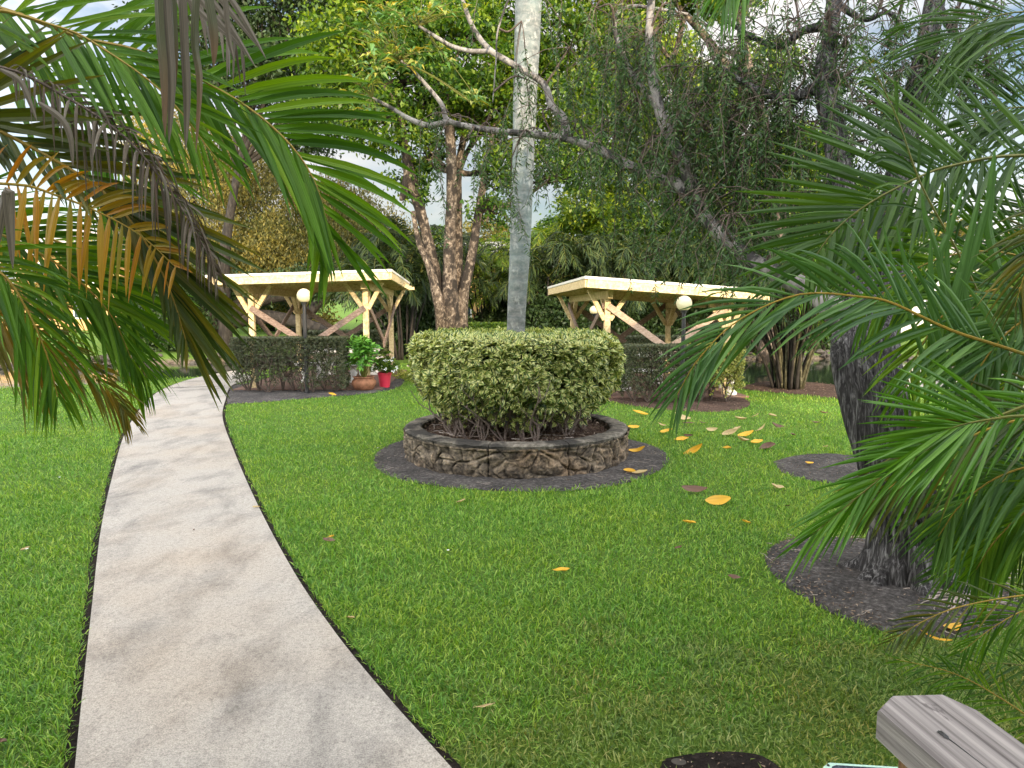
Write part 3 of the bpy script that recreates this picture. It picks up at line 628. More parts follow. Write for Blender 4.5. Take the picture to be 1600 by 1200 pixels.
# ---- variegated hedge in the planter
def ring_hedge():
    e = empty('variegated_hedge', 'clipped round hedge of cream and green leaves growing in the stone planter', 'hedge', loc=(0, 0, 0))
    rng = np.random.default_rng(5); mb = MB(); c = np.array([CX, CY, 0])
    def pr(z): return np.interp(z, [.40, .55, .70, .95, 1.25, 1.38, 1.46, 1.50], [.70, .88, 1.04, 1.18, 1.25, 1.24, 1.12, .95])
    n = 5400; th = rng.uniform(0, 2 * PI, n); z = rng.beta(1.6, 1.15, n) * (1.47 - .42) + .42
    bump = np.array([fbm(math.cos(t) * 2.6, math.sin(t) * 2.6, q * 2.6, 3) for t, q in zip(th, z)])
    r = pr(z) * (1 + .075 * bump) - np.abs(rng.normal(0, .07, n)) + .02
    tips = c + np.c_[r * np.cos(th), r * np.sin(th), z]; ax = np.c_[np.cos(th), np.sin(th), .35 + (z > 1.3) * 1.0] + rng.normal(0, .35, (n, 3))
    low = z < .68 + .18 * (bump + .2); keep = (~low | (rng.random(n) < .22)) & (rng.random(n) < np.where(z > 1.28, 1, np.clip(1.0 + bump * 1.3, .35, 1))); rosette(mb, tips[keep], ax[keep], 6, .085, .050, rng, opn=1.3)
    n = 3000; r = np.sqrt(rng.random(n)) * 1.13; th = rng.uniform(0, 2 * PI, n); r = np.maximum(r, .16)
    z = 1.455 + .035 * np.array([fbm(a * math.cos(b) * 2.2, a * math.sin(b) * 2.2, 4, 3) for a, b in zip(r, th)]) - np.clip(r - 1.02, 0, 1) * .3 - np.abs(rng.normal(0, .03, n))
    rosette(mb, c + np.c_[r * np.cos(th), r * np.sin(th), z], np.c_[np.cos(th) * .3, np.sin(th) * .3, np.ones(n)] + rng.normal(0, .35, (n, 3)), 6, .085, .050, rng, opn=1.3)
    mb.build('foliage', mt_varieg, e)
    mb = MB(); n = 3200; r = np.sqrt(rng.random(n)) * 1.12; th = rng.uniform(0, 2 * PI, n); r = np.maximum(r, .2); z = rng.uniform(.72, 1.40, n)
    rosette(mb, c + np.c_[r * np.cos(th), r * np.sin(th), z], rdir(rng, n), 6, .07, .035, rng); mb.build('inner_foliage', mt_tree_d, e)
    mb = MB()
    for k in range(34):
        a = k / 34 * 2 * PI + rng.normal(0, .08); q = rng.uniform(.45, .95)
        stems(mb, c + np.array([q * math.cos(a), q * math.sin(a), .29]), 4, .85, .42, .012, rng)
    mb.build('stems', mt_stem, e)
ring_hedge()
# litter in the planter and on the beds
def litter():
    rng = np.random.default_rng(31); mb = MB()
    def put(n, x, y, z, L=.045):
        D = rdir(rng, n, .25); leaves(mb, np.c_[x, y, z], D, np.tile([0, 0, 1.], (n, 1)) + rng.normal(0, .4, (n, 3)), rng.uniform(.4, 1.2, n) * L, rng.uniform(.3, 1, n) * L * .5, .3)
    n = 2600; r = np.sqrt(rng.random(n)) * 1.12; t = rng.uniform(0, 2 * PI, n); put(n, CX + r * np.cos(t), CY + r * np.sin(t), .325 + rng.random(n) * .02, .05)
    n = 1500; r = rng.uniform(1.42, 1.78, n); put(n, bed_ring_c[0] + r * np.cos(t[:n]), bed_ring_c[1] + r * np.sin(t[:n]), .015 + rng.random(n) * .01, .02)
    for b, n, L in ((bed_tree, 3800, .028), (bed_left, 700, .03), (bed_right, 900, .04), (bed_small, 500, .025), (bed_areca, 500, .05), (bed_near, 50, .018)):
        lo, hi = b.min(0), b.max(0); p = rng.uniform(lo, hi, (n, 2)); p = p[inpoly(p, b)]; put(len(p), p[:, 0], p[:, 1], .018 + .025 * rng.random(len(p)), L)
    tag(mb.build('leaf_litter', mt_litter), 'dry brown litter scattered over the soil beds', 'leaf litter', kind='stuff')
    mb = MB()
    def twig(p, L, r):
        a = rng.uniform(0, 2 * PI); q = [np.array([p[0], p[1], p[2]])]
        for k in range(4): a += rng.normal(0, .5); q.append(q[-1] + np.array([math.cos(a), math.sin(a), rng.normal(0, .06)]) * L / 4); q[-1][2] = max(q[-1][2], p[2] - .004)
        tube(mb, q, [r, r * .8, r * .3], seg=5, n=12)
    for _ in range(34):
        a = rng.uniform(0, 2 * PI); r = rng.uniform(1.42, 1.72); twig((bed_ring_c[0] + r * math.cos(a), bed_ring_c[1] + r * math.sin(a), .02), rng.uniform(.05, .34), .003)
    for _ in range(90):
        p = rng.uniform(bed_tree.min(0), bed_tree.max(0)); 
        if inpoly(p[None], bed_tree)[0]: twig((p[0], p[1], .035), rng.uniform(.04, .22), .003)
    for _ in range(70):
        p = G(rng.uniform(1455, 1540), rng.uniform(880, 950)); twig((p[0], p[1], .045), rng.uniform(.1, .45), .0065)
    for _ in range(40):
        a = rng.uniform(0, 2 * PI); r = rng.uniform(.2, 1.05); twig((CX + r * math.cos(a), CY + r * math.sin(a), .34), rng.uniform(.1, .5), .007)
    tag(mb.build('twigs_and_roots', mt_twig_p), 'pale surface roots and twigs lying on the soil beds', 'roots', kind='stuff')
litter()

# ---- grey palm in the planter
def grey_palm():
    e = empty('grey_trunk_palm', 'tall smooth grey palm trunk rising out of the round hedge', 'palm tree', loc=(CX, CY, .3))
    Y = CY; q = [np.array([CX, CY, .25]), P(806, 520, Y), P(812, 400, Y), P(817, 260, Y), P(822, 110, Y), P(826, 0, Y), P(832, -170, Y), P(838, -380, Y)]
    q = [a - [CX, CY, .3] for a in q]; mb = MB(); tube(mb, q, [.14, .108, .122, .128, .142, .156, .150, .12], seg=40, n=90, rough=.035); mb.build('trunk', mt_royal, e, smooth=True)
    top = q[-1]; mb = MB(); tube(mb, [top, top + [.02, 0, .9], top + [.03, 0, 1.3]], [.13, .10, .04], seg=20); mb.build('crownshaft', mt_rachis_g, e, smooth=True)
    rng = np.random.default_rng(2)
    for k in range(11):
        a = k * 2.4; c = np.array([math.cos(a), math.sin(a), 0]); el = rng.uniform(.2, 1.1); b = top + [.03, 0, 1.15]
        mb = MB(); frond(mb, [b, b + c * .7 + [0, 0, .7 * el], b + c * 1.6 + [0, 0, .8 * el], b + c * 2.5 + [0, 0, .2 * el - .3], b + c * 3.0 + [0, 0, -.5]], 44, .7, .04, (0, 0, 1), droop=.4, r0=.02, seed=k); mb.build('frond', [mt_palm, mt_rachis_g], e)
grey_palm()

# ------------------------------------------------------------------ pavilions
def pavilion(c, label, ztop, cornersY, flip):
    f, u, v = pav_pts(c); W, D = c['W'], c['D']
    e = empty('pavilion', label, 'pavilion', 'cream timber pavilions', loc=(*f, 0))
    L = lambda a, b, z: np.array([*(u * a + v * b), z])      # local point
    (fl, fr, rr, rl) = cornersY                              # roof corners in local coordinates with their top heights
    def top(a, b):                                           # roof top height by bilinear blend
        s = (a - fl[0]) / (fr[0] - fl[0]); t = (b - fl[1]) / (rl[1] - fl[1]); return (1 - t) * ((1 - s) * fl[2] + s * fr[2]) + t * ((1 - s) * rl[2] + s * rr[2])
    def slab(o, z0, z1, name, mat, par=e, bev=.004):
        cs = [(fl[0] - o, fl[1] - o), (fr[0] + o, fr[1] - o), (rr[0] + o, rr[1] + o), (rl[0] - o, rl[1] + o)]
        b = [L(a, q, top(a, q) + z0) for a, q in cs]; t = [L(a, q, top(a, q) + z1) for a, q in cs]
        mb = MB(); mb.add(b + t, BOXQ); return mb.build(name, mat, par, bevel=bev)
    slab(-.05, -.125, -.03, 'roof_deck', mt_cream)
    slab(.03, -.035, .015, 'roof', mt_roofw)
    for a, b in (((fl[0], fl[1]), (fr[0], fr[1])), ((fr[0], fr[1]), (rr[0], rr[1])), ((rr[0], rr[1]), (rl[0], rl[1])), ((rl[0], rl[1]), (fl[0], fl[1]))):
        A, B = L(*a, top(*a) - .115), L(*b, top(*b) - .115); d = unit(B - A) * .02
        mb = MB(); beam(mb, A + d, B - d, .04, .15); mb.build('fascia', mt_cream, e, bevel=.003)
    # rafters under the deck, across
    for t in np.linspace(fl[1] + .25, rl[1] - .25, 8):
        mb = MB(); beam(mb, L(fl[0] + .06, t, top(fl[0], t) - .165), L(fr[0] - .06, t, top(fr[0], t) - .165), .045, .075); mb.build('rafter', mt_cream, e)
    # side beams on the posts, running front to back
    for a in (0, W):
        zf, zr = top(a, -.25) - .205, top(a, D + .25) - .205
        mb = MB(); beam(mb, L(a, -.28, zf - .06), L(a, D + .28, zr - .06), .10, .15); mb.build('beam', mt_cream, e, bevel=.006)
    for b in (0, D):
        for a in (0, W):
            zt = top(a, b) - .345; p = MB(); beam(p, L(a, b, 0), L(a, b, zt), .115, .115, up=tuple(v) + (0,)); p.build('post', mt_cream, e, bevel=.008)
            sx = 1 if a == 0 else -1; sy = 1 if b == 0 else -1
            # knee braces: into the span both ways, and outwards under the eaves
            for (da, db) in ((sx * .42, 0), (-sx * .36, 0), (0, sy * .45)):
                za = zt - .40; zt2 = top(a + da, b + db) - (.19 if db == 0 else .31)
                mb = MB(); beam(mb, L(a + np.sign(da) * .055, b + np.sign(db) * .055, za), L(a + da, b + db, zt2), .085, .085); mb.build('brace', mt_cream, e, bevel=.004)
    # weathered diagonal boards, a V on every side
    zh, zl = ztop - (.62 if flip == 'l' else .42), .90
    sides = [((0, 0), (W, 0)), ((0, D), (W, D)), ((0, 0), (0, D)), ((W, 0), (W, D))]
    for k, (a, b) in enumerate(sides):
        m = ((a[0] + b[0]) / 2, (a[1] + b[1]) / 2)
        n_ = np.array([0, -.08 if k == 0 else .08]) if k < 2 else np.array([-.08 if k == 2 else .08, 0])
        for j, (s) in enumerate((a, b)):
            off = n_ * (1 if j == 0 else 1.45)
            ex = (m[0] - s[0]) * .12, (m[1] - s[1]) * .12
            p0 = L(s[0] + off[0], s[1] + off[1], zh); p1 = L(m[0] + ex[0] + off[0], m[1] + ex[1] + off[1], zl - .06)
            if flip == 'r' and k == 0 and j == 1: p1 = L(m[0] - .1 + off[0], off[1], zl + .0)
            mb = MB(); beam(mb, p0, p1, .035, .125); mb.build('diagonal_board', mt_grey if flip == 'l' or k else mt_pink, e, bevel=.003)
        mb = MB(); A = L(a[0] + n_[0] * .2, a[1] + n_[1] * .2, .42); B = L(b[0] + n_[0] * .2, b[1] + n_[1] * .2, .42)
        if k in (1,): beam(mb, A, B, .04, .12); mb.build('rail', mt_grey, e, bevel=.003)
    return e, L
Z = lambda px, py, Y: P(px, py, Y)[2]
pavilion(pav_l_c, 'cream timber pavilion beyond the end of the path, terracotta pot at its corner', 2.35,
         [(-.62, -.72, 2.37), (3.04, -.72, 2.49), (2.80, 4.20, 2.35), (-.70, 4.20, 2.26)], 'l')
pavilion(pav_r_c, 'cream timber pavilion on the right, behind the hedge next to the planter', 2.20,
         [(-.55, -.70, 2.31), (2.92, -.70, 2.07), (2.92, 4.3, 1.98), (-.55, 4.3, 2.20)], 'r')
def table(x, y, rz, label):
    e = empty('picnic_table', label, 'table', 'concrete picnic tables', (x, y, .035), rz)
    mb = MB(); box(mb, (-.85, -.36, .62), (.85, .36, .69)); mb.build('table_top', mt_conc_w, e, bevel=.02)
    for s in (-.5, .5):
        mb = MB(); prism(mb, [(s - .06, -.22), (s + .06, -.22), (s + .06, .22), (s - .06, .22)], 0, .62); mb.build('pedestal', mt_conc_w, e, bevel=.02)
def bench(x, y, rz, label):
    e = empty('concrete_bench', label, 'bench', 'concrete benches', (x, y, .035), rz)
    mb = MB(); box(mb, (-.75, -.17, .38), (.75, .17, .44)); mb.build('seat', mt_conc_w, e, bevel=.015)
    for s in (-.55, .55):
        mb = MB(); lathe(mb, [(.12, 0), (.12, .05), (.07, .09), (.06, .16), (.10, .22), (.06, .28), (.08, .33), (.12, .36), (.12, .379)], (s, 0, 0), 20); mb.build('leg', mt_conc_w, e, smooth=True)
table(-4.05, 17.5, 0, 'pale concrete picnic table inside the left pavilion'); bench(-4.15, 16.65, 0, 'pale concrete bench nearest the dark hedge in the left pavilion')
bench(-4.0, 18.4, 0, 'pale concrete bench behind the table in the left pavilion')
table(2.75, 16.3, R(5), 'pale concrete picnic table inside the right pavilion'); bench(2.9, 15.2, R(5), 'pale concrete bench behind the hedge in the right pavilion')
bench(4.42, 15.0, R(80), 'white turned-leg bench at the right edge of the right pavilion')

# ------------------------------------------------------------------ box hedges
def box_hedge(label, poly_c, half, rz, z0, z1, seed, dens=1.0, mat=mt_hedge, zs=.5, nstem=9, L=.040, group=None, endmat=None):
    rng = np.random.default_rng(seed); e = empty('hedge', label, 'hedge', group, (*poly_c, 0), rz); mb = MB(); hx, hy = half
    area = 2 * (hx + hy) * 2 * (z1 - z0) + 4 * hx * hy; n = int(area * 1150 * dens)
    f = rng.random(n); per = 4 * (hx + hy); ts = (4 * hx * hy) / area
    istop = f < ts; x = rng.uniform(-hx, hx, n); y = rng.uniform(-hy, hy, n); z = rng.uniform(z0, z1, n)
    sid = rng.random(n) * per; a = sid < 2 * hx; b = (sid >= 2 * hx) & (sid < 4 * hx); c_ = (sid >= 4 * hx) & (sid < 4 * hx + 2 * hy)
    dp = np.abs(rng.normal(0, .07, n)) - .015
    X = np.where(istop, x, np.where(a | b, x, np.where(c_, -hx + dp, hx - dp))); Yy = np.where(istop, y, np.where(a, -hy + dp, np.where(b, hy - dp, y))); Zz = np.where(istop, z1 - dp * .5, z)
    bump = np.array([fbm(p * 2.5, q * 2.5, r_ * 2.5 + seed, 2) for p, q, r_ in zip(X, Yy, Zz)]); X = X * (1 + .03 * bump); Yy = Yy * (1 + .10 * bump)
    Zz = np.where(istop, Zz + .015 * bump, Zz)
    # thin towards the foot: leaves only where branches carry them
    lowf = (Zz - z0) / (zs * (z1 - z0)); keep = (rng.random(n) < np.clip(lowf + .05 + bump * .7, 0.02, 1))
    X, Yy, Zz = X[keep], Yy[keep], Zz[keep]; it = istop[keep]; n = len(X)
    ax = np.c_[X / hx * .6, np.sign(Yy) * 1.0, .3 + it * 1.5] + rng.normal(0, .5, (n, 3))
    if endmat is None: rosette(mb, np.c_[X, Yy, Zz], ax, 6, L, L * .45, rng, cheap=True); mb.build('foliage', mat, e)
    else:
        s = X + rng.normal(0, .12, n) > hx * .35  # right-end leaves yellow-green, sunlight put into their colour
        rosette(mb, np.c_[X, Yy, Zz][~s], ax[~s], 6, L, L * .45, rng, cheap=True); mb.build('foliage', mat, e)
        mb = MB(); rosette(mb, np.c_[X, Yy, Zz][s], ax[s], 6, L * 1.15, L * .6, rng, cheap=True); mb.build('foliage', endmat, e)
    mb = MB()
    for k in range(nstem):
        x = -hx + (k + .5) / nstem * 2 * hx; stems(mb, np.array([x * .92, rng.uniform(-.4, .4) * hy, 0.0]), 5, z1 * .9, min(.36, hx * .9), .017, rng)
    if nstem: mb.build('stems', mt_twig, e)
    return e
box_hedge('dark clipped hedge with bare gnarled stems in front of the left pavilion', (-4.53, 15.05), (1.12, .30), 0, .12, 1.12, 11, 1.15, zs=.75, nstem=9)
box_hedge('dark clipped hedge right of the planter with a yellowish end coloured as sunlit', (3.12, 13.55), (1.06, .33), R(3), .14, 1.06, 12, 1.1, zs=.7, nstem=8, endmat=mt_hedge_y)
box_hedge('low dark hedge seen through the left pavilion', (P(543, 520, 22)[0], 22), (1.1, .4), 0, .05, .95, 13, .6, nstem=0, L=.06, group='far hedges')
box_hedge('low dark hedge seen through the right pavilion', (P(1010, 530, 21)[0], 21), (1.1, .4), 0, .05, .85, 14, .6, nstem=0, L=.06, group='far hedges')
box_hedge('low green hedge right of the mottled multi-stem trunks', (P(748, 515, 24)[0], 24), (1.2, .4), 0, .05, 1.12, 15, .6, nstem=0, L=.06, group='far hedges', mat=mt_tree_c)

# ------------------------------------------------------------------ lamps
def lamp(px, py, Y, r, label):
    g = P(px, py, Y); e = empty('lamp_post', label, 'lamp', 'globe lamp posts', (g[0], g[1], 0)); h = g[2]
    mb = MB(); lathe(mb, [(.001, h - r - .03), (.05, h - r - .03), (.055, h - r * .93), (.07, h - r * .90), (.07, h - r * .80), (.001, h - r * .80)], seg=20); mb.build('fitter', mt_black, e, smooth=False)
    mb = MB(); lathe(mb, [(.075, 0), (.075, .03), (.045, .05), (.038, .1), (.036, h - r - .03)], seg=20); mb.build('post', mt_black, e, smooth=False)
    mb = MB(); sphere(mb, (0, 0, h), r); mb.build('globe', mt_globe, e, smooth=True)
lamp(475, 462, 14.82, .142, 'black lamp post with cream globe in front of the left pavilion')
lamp(1069, 474, 12.75, .134, 'black lamp post with cream globe in front of the right pavilion')
lamp(928, 484.5, 20.5, .12, 'small far globe lamp seen under the left eave of the right pavilion')

# ------------------------------------------------------------------ potted plants
def pots():
    rng = np.random.default_rng(3); g = G(565, 613)
    e = empty('terracotta_pot', 'round bellied terracotta pot with broad green leaves by the left pavilion', 'potted plant', loc=(g[0], g[1] + .26, 0))
    mb = MB(); lathe(mb, [(.001, .01), (.15, .01), (.20, .05), (.255, .14), (.25, .21), (.20, .265), (.205, .275), (.225, .29), (.222, .305), (.195, .305), (.18, .26), (.001, .255)], seg=40); mb.build('pot', mt_terra, e, smooth=True)
    mb = MB(); n = 85; tips = []
    for k in range(n):
        a = rng.uniform(0, 2 * PI); r = rng.uniform(.02, .30) ; h = rng.uniform(.28, .88); tp = np.array([math.cos(a) * r - (.10 if h > .75 else 0), math.sin(a) * r, .25 + h * (1 - r * .5)]); tips.append(tp)
    tips = np.array(tips); rosette(mb, tips, tips * [1.5, 1.5, .4] + [0, 0, .3], 8, .17, .062, rng, bend=.15); mb.build('foliage', mt_pot, e)
    mb = MB(); [tube(mb, [(tp[0] * .15, tp[1] * .15, .25), tp * [.5, .5, .6] + [0, 0, .08], tp], [.008, .004], seg=5, n=6) for tp in tips[::2]]; mb.build('stems', mt_rachis_g, e)
    g = G(600, 607)
    e = empty('red_pot', 'pinkish red plastic pot with white flowering plant by the left pavilion', 'potted plant', loc=(g[0], g[1] + .1, 0))
    mb = MB(); lathe(mb, [(.001, .01), (.105, .01), (.138, .29), (.15, .29), (.152, .34), (.135, .34), (.13, .30), (.001, .295)], seg=36); mb.build('pot', mt_red, e, smooth=False)
    mb = MB(); n = 120; d = rdir(rng, n); d[:, 2] = np.abs(d[:, 2]); t = d * rng.uniform(.12, .33, (n, 1)) * [1, 1, 1.35] + [0, 0, .38]; rosette(mb, t, d + [0, 0, .3], 7, .085, .036, rng); mb.build('foliage', mt_hedge if False else mt_tree_c, e)
    mb = MB(); [tube(mb, [(0, 0, .3), q * [.6, .6, .8], q], [.006, .003], seg=4, n=5) for q in t[::4]]; mb.build('stems', mt_rachis_g, e)
    mb = MB(); s = t[rng.choice(n, 16)] + rng.normal(0, .03, (16, 3)) + [.02, -.04, 0]; rosette(mb, s, np.tile([0, -1, .4], (16, 1)), 6, .04, .03, rng, opn=1.5); tag(mb.build('flowers', mt_white, e), kind='stuff')
    mb = MB(); n = 60; p = np.array([G(rng.uniform(612, 650), rng.uniform(586, 597)) for _ in range(n)]); p[:, 2] = rng.uniform(.02, .12, n)
    rosette(mb, p, np.tile([0, 0, 1.], (n, 1)), 8, .09, .04, rng); tag(mb.build('groundcover_plant', mt_hedge_y), 'yellow green low plant on the ground right of the red pot', 'plant')
pots()

# ------------------------------------------------------------------ trees
def crown(mb, blobs, rng, leaves_n, L, W, rc=.42, per=46, m=0, cheap=True, flat=.55, dwn=.35):
    vol = np.array([b[1][0] * b[1][1] * b[1][2] for b in blobs]); vol = vol ** .75; ns = np.maximum(3, (leaves_n / per * vol / vol.sum())).astype(int); allc = []
    for (c, r), k in zip(blobs, ns):
        d = rdir(rng, k) * (rng.uniform(.15, 1, (k, 1)) ** .42); cc = np.asarray(c) + d * r; allc.append(cc)
        p = np.repeat(cc, per, 0); n = len(p); s = rc * rng.uniform(.55, 1.35, (k, 1)).repeat(per, 0)
        p = p + rng.normal(0, .5, (n, 3)) * s * [1, 1, flat]
        D = rdir(rng, n); D[:, 2] -= dwn; Nn = rdir(rng, n) * .8 + [0, 0, .8]; Ls = L * rng.uniform(.6, 1.25, n)
        leaves(mb, p, D, Nn, Ls, Ls * W / L, .2, .05, m, cheap)
    return np.vstack(allc)
def tree(label, base, top, r0, blobs, seed, leaves_n, L, W, lm, bm, cat='tree', name='tree', group=None, trunks=None, rc=.42, flat=.55, dwn=.35, limbs=True, per=46):
    rng = np.random.default_rng(seed); base = np.asarray(base, float); e = empty(name, label, cat, group, base); B = base
    mb = MB()
    if trunks is None: trunks = [([base, base + (np.asarray(top) - base) * .5 + np.r_[rng.normal(0, .15, 2), 0], top], [r0 * 1.3, r0, r0 * .6])]
    for pts, rad in trunks: tube(mb, [np.asarray(p) - B for p in pts], rad, seg=14, n=len(pts) * 6, rough=.12, seed=seed)
    mb.build('trunk', bm, e, smooth=True)
    mb = MB(); cc = crown(mb, [(np.asarray(c) - B, r) for c, r in blobs], rng, leaves_n, L, W, rc, per, flat=flat, dwn=dwn); mb.build('crown', lm, e)
    if limbs:
        mb = MB(); tops = [np.asarray(t[0][-1]) - B for t in trunks] + [np.asarray(t[0][len(t[0]) // 2]) - B for t in trunks]
        for c, r in blobs:
            c = np.asarray(c) - B; s = min(tops, key=lambda t: np.linalg.norm(t - c)); q = [s, s * .5 + c * .5 + rng.normal(0, .25, 3), c]; tube(mb, q, [r0 * .45, r0 * .3, r0 * .12], seg=7, n=9)
            near = cc[np.linalg.norm((cc - c) / np.asarray(r), axis=1) < 1.02]
            for w in near[::max(1, len(near) // 14)]: f = rng.uniform(.3, .9); o = s + (c - s) * f; tube(mb, [o, (o + w) / 2 + rng.normal(0, .12, 3), w], [r0 * .14, r0 * .04], seg=5, n=6)
        mb.build('limbs', bm, e, smooth=True)
    return e
def Bl(px, py, Y, rx, rz, ry=None): return (P(px, py, Y), (rx, ry or rx, rz))

# multi-stemmed tree with mottled trunks behind the planter
Yf = 21.0
fig = [([G(700, 571), P(697, 520, Yf), P(680, 430, Yf), P(662, 350, Yf), P(646, 290, Yf), P(628, 215, Yf), P(600, 130, Yf)], [0.368, 0.240, 0.176, 0.152, 0.136, 0.112, 0.056]),
       ([G(703, 571), P(704, 500, Yf - .2), P(702, 400, Yf - .2), P(706, 300, Yf - .2), P(703, 210, Yf - .3), P(690, 90, Yf), P(680, -40, Yf)], [0.336, 0.272, 0.168, 0.152, 0.136, 0.096, 0.048]),
       ([G(709, 571), P(712, 480, Yf + .3), P(716, 380, Yf + .3), P(716, 270, Yf + .3), P(730, 180, Yf + .3), P(745, 40, Yf + .3)], [0.320, 0.224, 0.128, 0.104, 0.088, 0.040]),
       ([G(714, 571), P(722, 470, Yf), P(737, 400, Yf), P(748, 330, Yf), P(762, 250, Yf), P(790, 130, Yf + .4), P(815, 40, Yf + .5)], [0.320, 0.176, 0.128, 0.112, 0.088, 0.080, 0.040]),
       ([P(668, 370, Yf), P(655, 330, Yf), P(636, 270, Yf - .3), P(625, 180, Yf - .6), P(570, 90, Yf - .6)], [0.128, 0.112, 0.096, 0.072, 0.040]),
       ([G(690, 571), P(690, 500, Yf - .3), P(672, 420, Yf - .3), P(655, 380, Yf - .3), P(645, 330, Yf - .3)], [0.240, 0.176, 0.112, 0.080, 0.064])]
tree('large tree with five mottled brown stems behind the planter hedge', (G(703, 571)[0], 21, 0), None, .22,
     [Bl(560, 80, 21, 1.7, 1.3), Bl(640, 30, 22, 1.9, 1.4), Bl(720, 70, 20, 1.8, 1.5), Bl(600, 190, 20.5, 1.3, .9), Bl(690, 160, 22, 1.5, 1.1), Bl(770, 170, 21, 1.2, 1.2), Bl(530, 160, 21, 1.2, .9),
      Bl(860, 150, 21.5, 1.7, 1.3), Bl(840, 30, 21, 1.8, 1.4), Bl(900, 250, 21, 1.2, .8), Bl(665, 240, 21.6, .7, .6), Bl(790, 260, 21, .8, .8), Bl(580, -80, 21, 2.2, 1.3), Bl(740, -100, 21, 2.4, 1.3), Bl(880, -90, 21, 2.0, 1.3),
      Bl(640, 290, 21, .55, .5), Bl(770, 330, 21, .6, .45)],
     21, 105000, .15, .075, mt_tree_c, mt_bark_m, trunks=fig, rc=.40)
# big dark tree top left
tree('tall dark leafed tree behind the left palm fronds', (-10.5, 27, 0), (-9.8, 27, 6.5), .2,
     [Bl(330, 40, 27, 2.6, 2.0), Bl(440, 20, 28, 2.6, 2.0), Bl(520, 110, 27, 1.8, 1.6), Bl(400, 120, 27, 2.2, 1.4), Bl(480, -80, 27, 3.0, 2.0), Bl(560, 30, 29, 1.8, 1.4), Bl(300, -90, 27, 3, 2), Bl(480, 200, 28, 1.5, 1.1)],
     22, 60000, .17, .09, mt_tree_d, mt_bark_x, rc=.5)
# olive weeping trees beyond the pond, left
ol = [((-13.5, 32, 0), [Bl(300, 300, 32, 2.6, 1.8), Bl(240, 370, 31, 2.2, 1.6), Bl(330, 400, 31, 2.2, 1.3), Bl(280, 220, 33, 2.4, 1.5)], 'olive green weeping tree at the left beyond the pond'),
      ((-9.5, 33, 0), [Bl(420, 330, 33, 2.5, 1.5), Bl(480, 390, 32, 2.4, 1.3), Bl(400, 410, 32, 2.2, 1.0), Bl(380, 270, 34, 2.2, 1.4)], 'olive weeping tree directly behind the left pavilion'),
      ((-6.0, 31, 0), [Bl(560, 370, 31, 2.0, 1.4), Bl(610, 400, 30, 1.6, 1.1), Bl(560, 420, 30, 1.8, .9), Bl(520, 320, 32, 1.6, 1.1)], 'olive weeping tree between the left pavilion and the mottled stems')]
for k, (b, bl, lab) in enumerate(ol): tree(lab, b, (b[0] + .4, b[1], 3.0), .3, bl, 40 + k, 42000, .16, .05, mt_tree_o, mt_bark_x, group='olive trees beyond the pond', rc=.55, flat=1.1, dwn=1.1)
# low sprawling dark limbs seen through the left pavilion
rng = np.random.default_rng(77); e = empty('sprawling_tree', 'dark tree with low heavy limbs seen through the left pavilion', 'tree', loc=(-9.6, 28, 0)); o_ = np.array([-9.6, 28, 0])
mb = MB()
for q, r in (([G(330, 545), P(350, 500, 28), P(400, 470, 28), P(470, 460, 28)], [.5, .4, .3, .15]), ([P(345, 505, 28), P(420, 495, 28), P(520, 520, 27), P(560, 545, 27)], [.3, .26, .2, .15]), ([P(350, 500, 28), P(300, 470, 28), P(250, 430, 28)], [.3, .2, .1]), ([P(470, 505, 28), P(520, 450, 28), P(580, 430, 28)], [.22, .18, .1])):
    tube(mb, [np.asarray(a) - o_ for a in q], r, seg=12, n=24, rough=.12)
mb.build('trunk', mt_bark_x, e, smooth=True)
mb = MB(); crown(mb, [(P(400, 455, 29) - o_, (3, 2, .7)), (P(520, 440, 29) - o_, (2.5, 2, .7)), (P(300, 450, 28) - o_, (2, 2, .8)), (P(270, 500, 27) - o_, (1.2, 1, .6))], rng, 26000, .14, .06, .5, dwn=.8); mb.build('crown', mt_tree_d, e)
# bright green trees behind the right pavilion
rt = [((6.5, 30, 0), [Bl(950, 200, 30, 2.2, 2.0), Bl(1010, 330, 29, 2.0, 1.5), Bl(930, 330, 31, 1.6, 1.3), Bl(1000, 90, 30, 2.2, 1.7)], 'bright green tree behind the near eave of the right pavilion', mt_tree_b),
      ((9.5, 29, 0), [Bl(1130, 340, 29, 2.4, 1.6), Bl(1080, 250, 30, 2.0, 1.5), Bl(1190, 280, 30, 2.0, 1.7), Bl(1110, 160, 31, 1.8, 1.3)], 'bright green tree behind the drooping branches on the right', mt_tree_b),
      ((13.5, 31, 0), [Bl(1290, 330, 31, 2.3, 1.6), Bl(1250, 240, 31, 1.8, 1.2), Bl(1360, 400, 30, 2.2, 1.3)], 'green tree beyond the pond behind the leaning dark stems', mt_tree_c)]
for k, (b, bl, lab, lm) in enumerate(rt): tree(lab, b, (b[0], b[1], 4.5), .22, bl, 60 + k, 38000, .19, .10, lm, mt_bark_t, group='leafy trees behind the right pavilion', rc=.5)
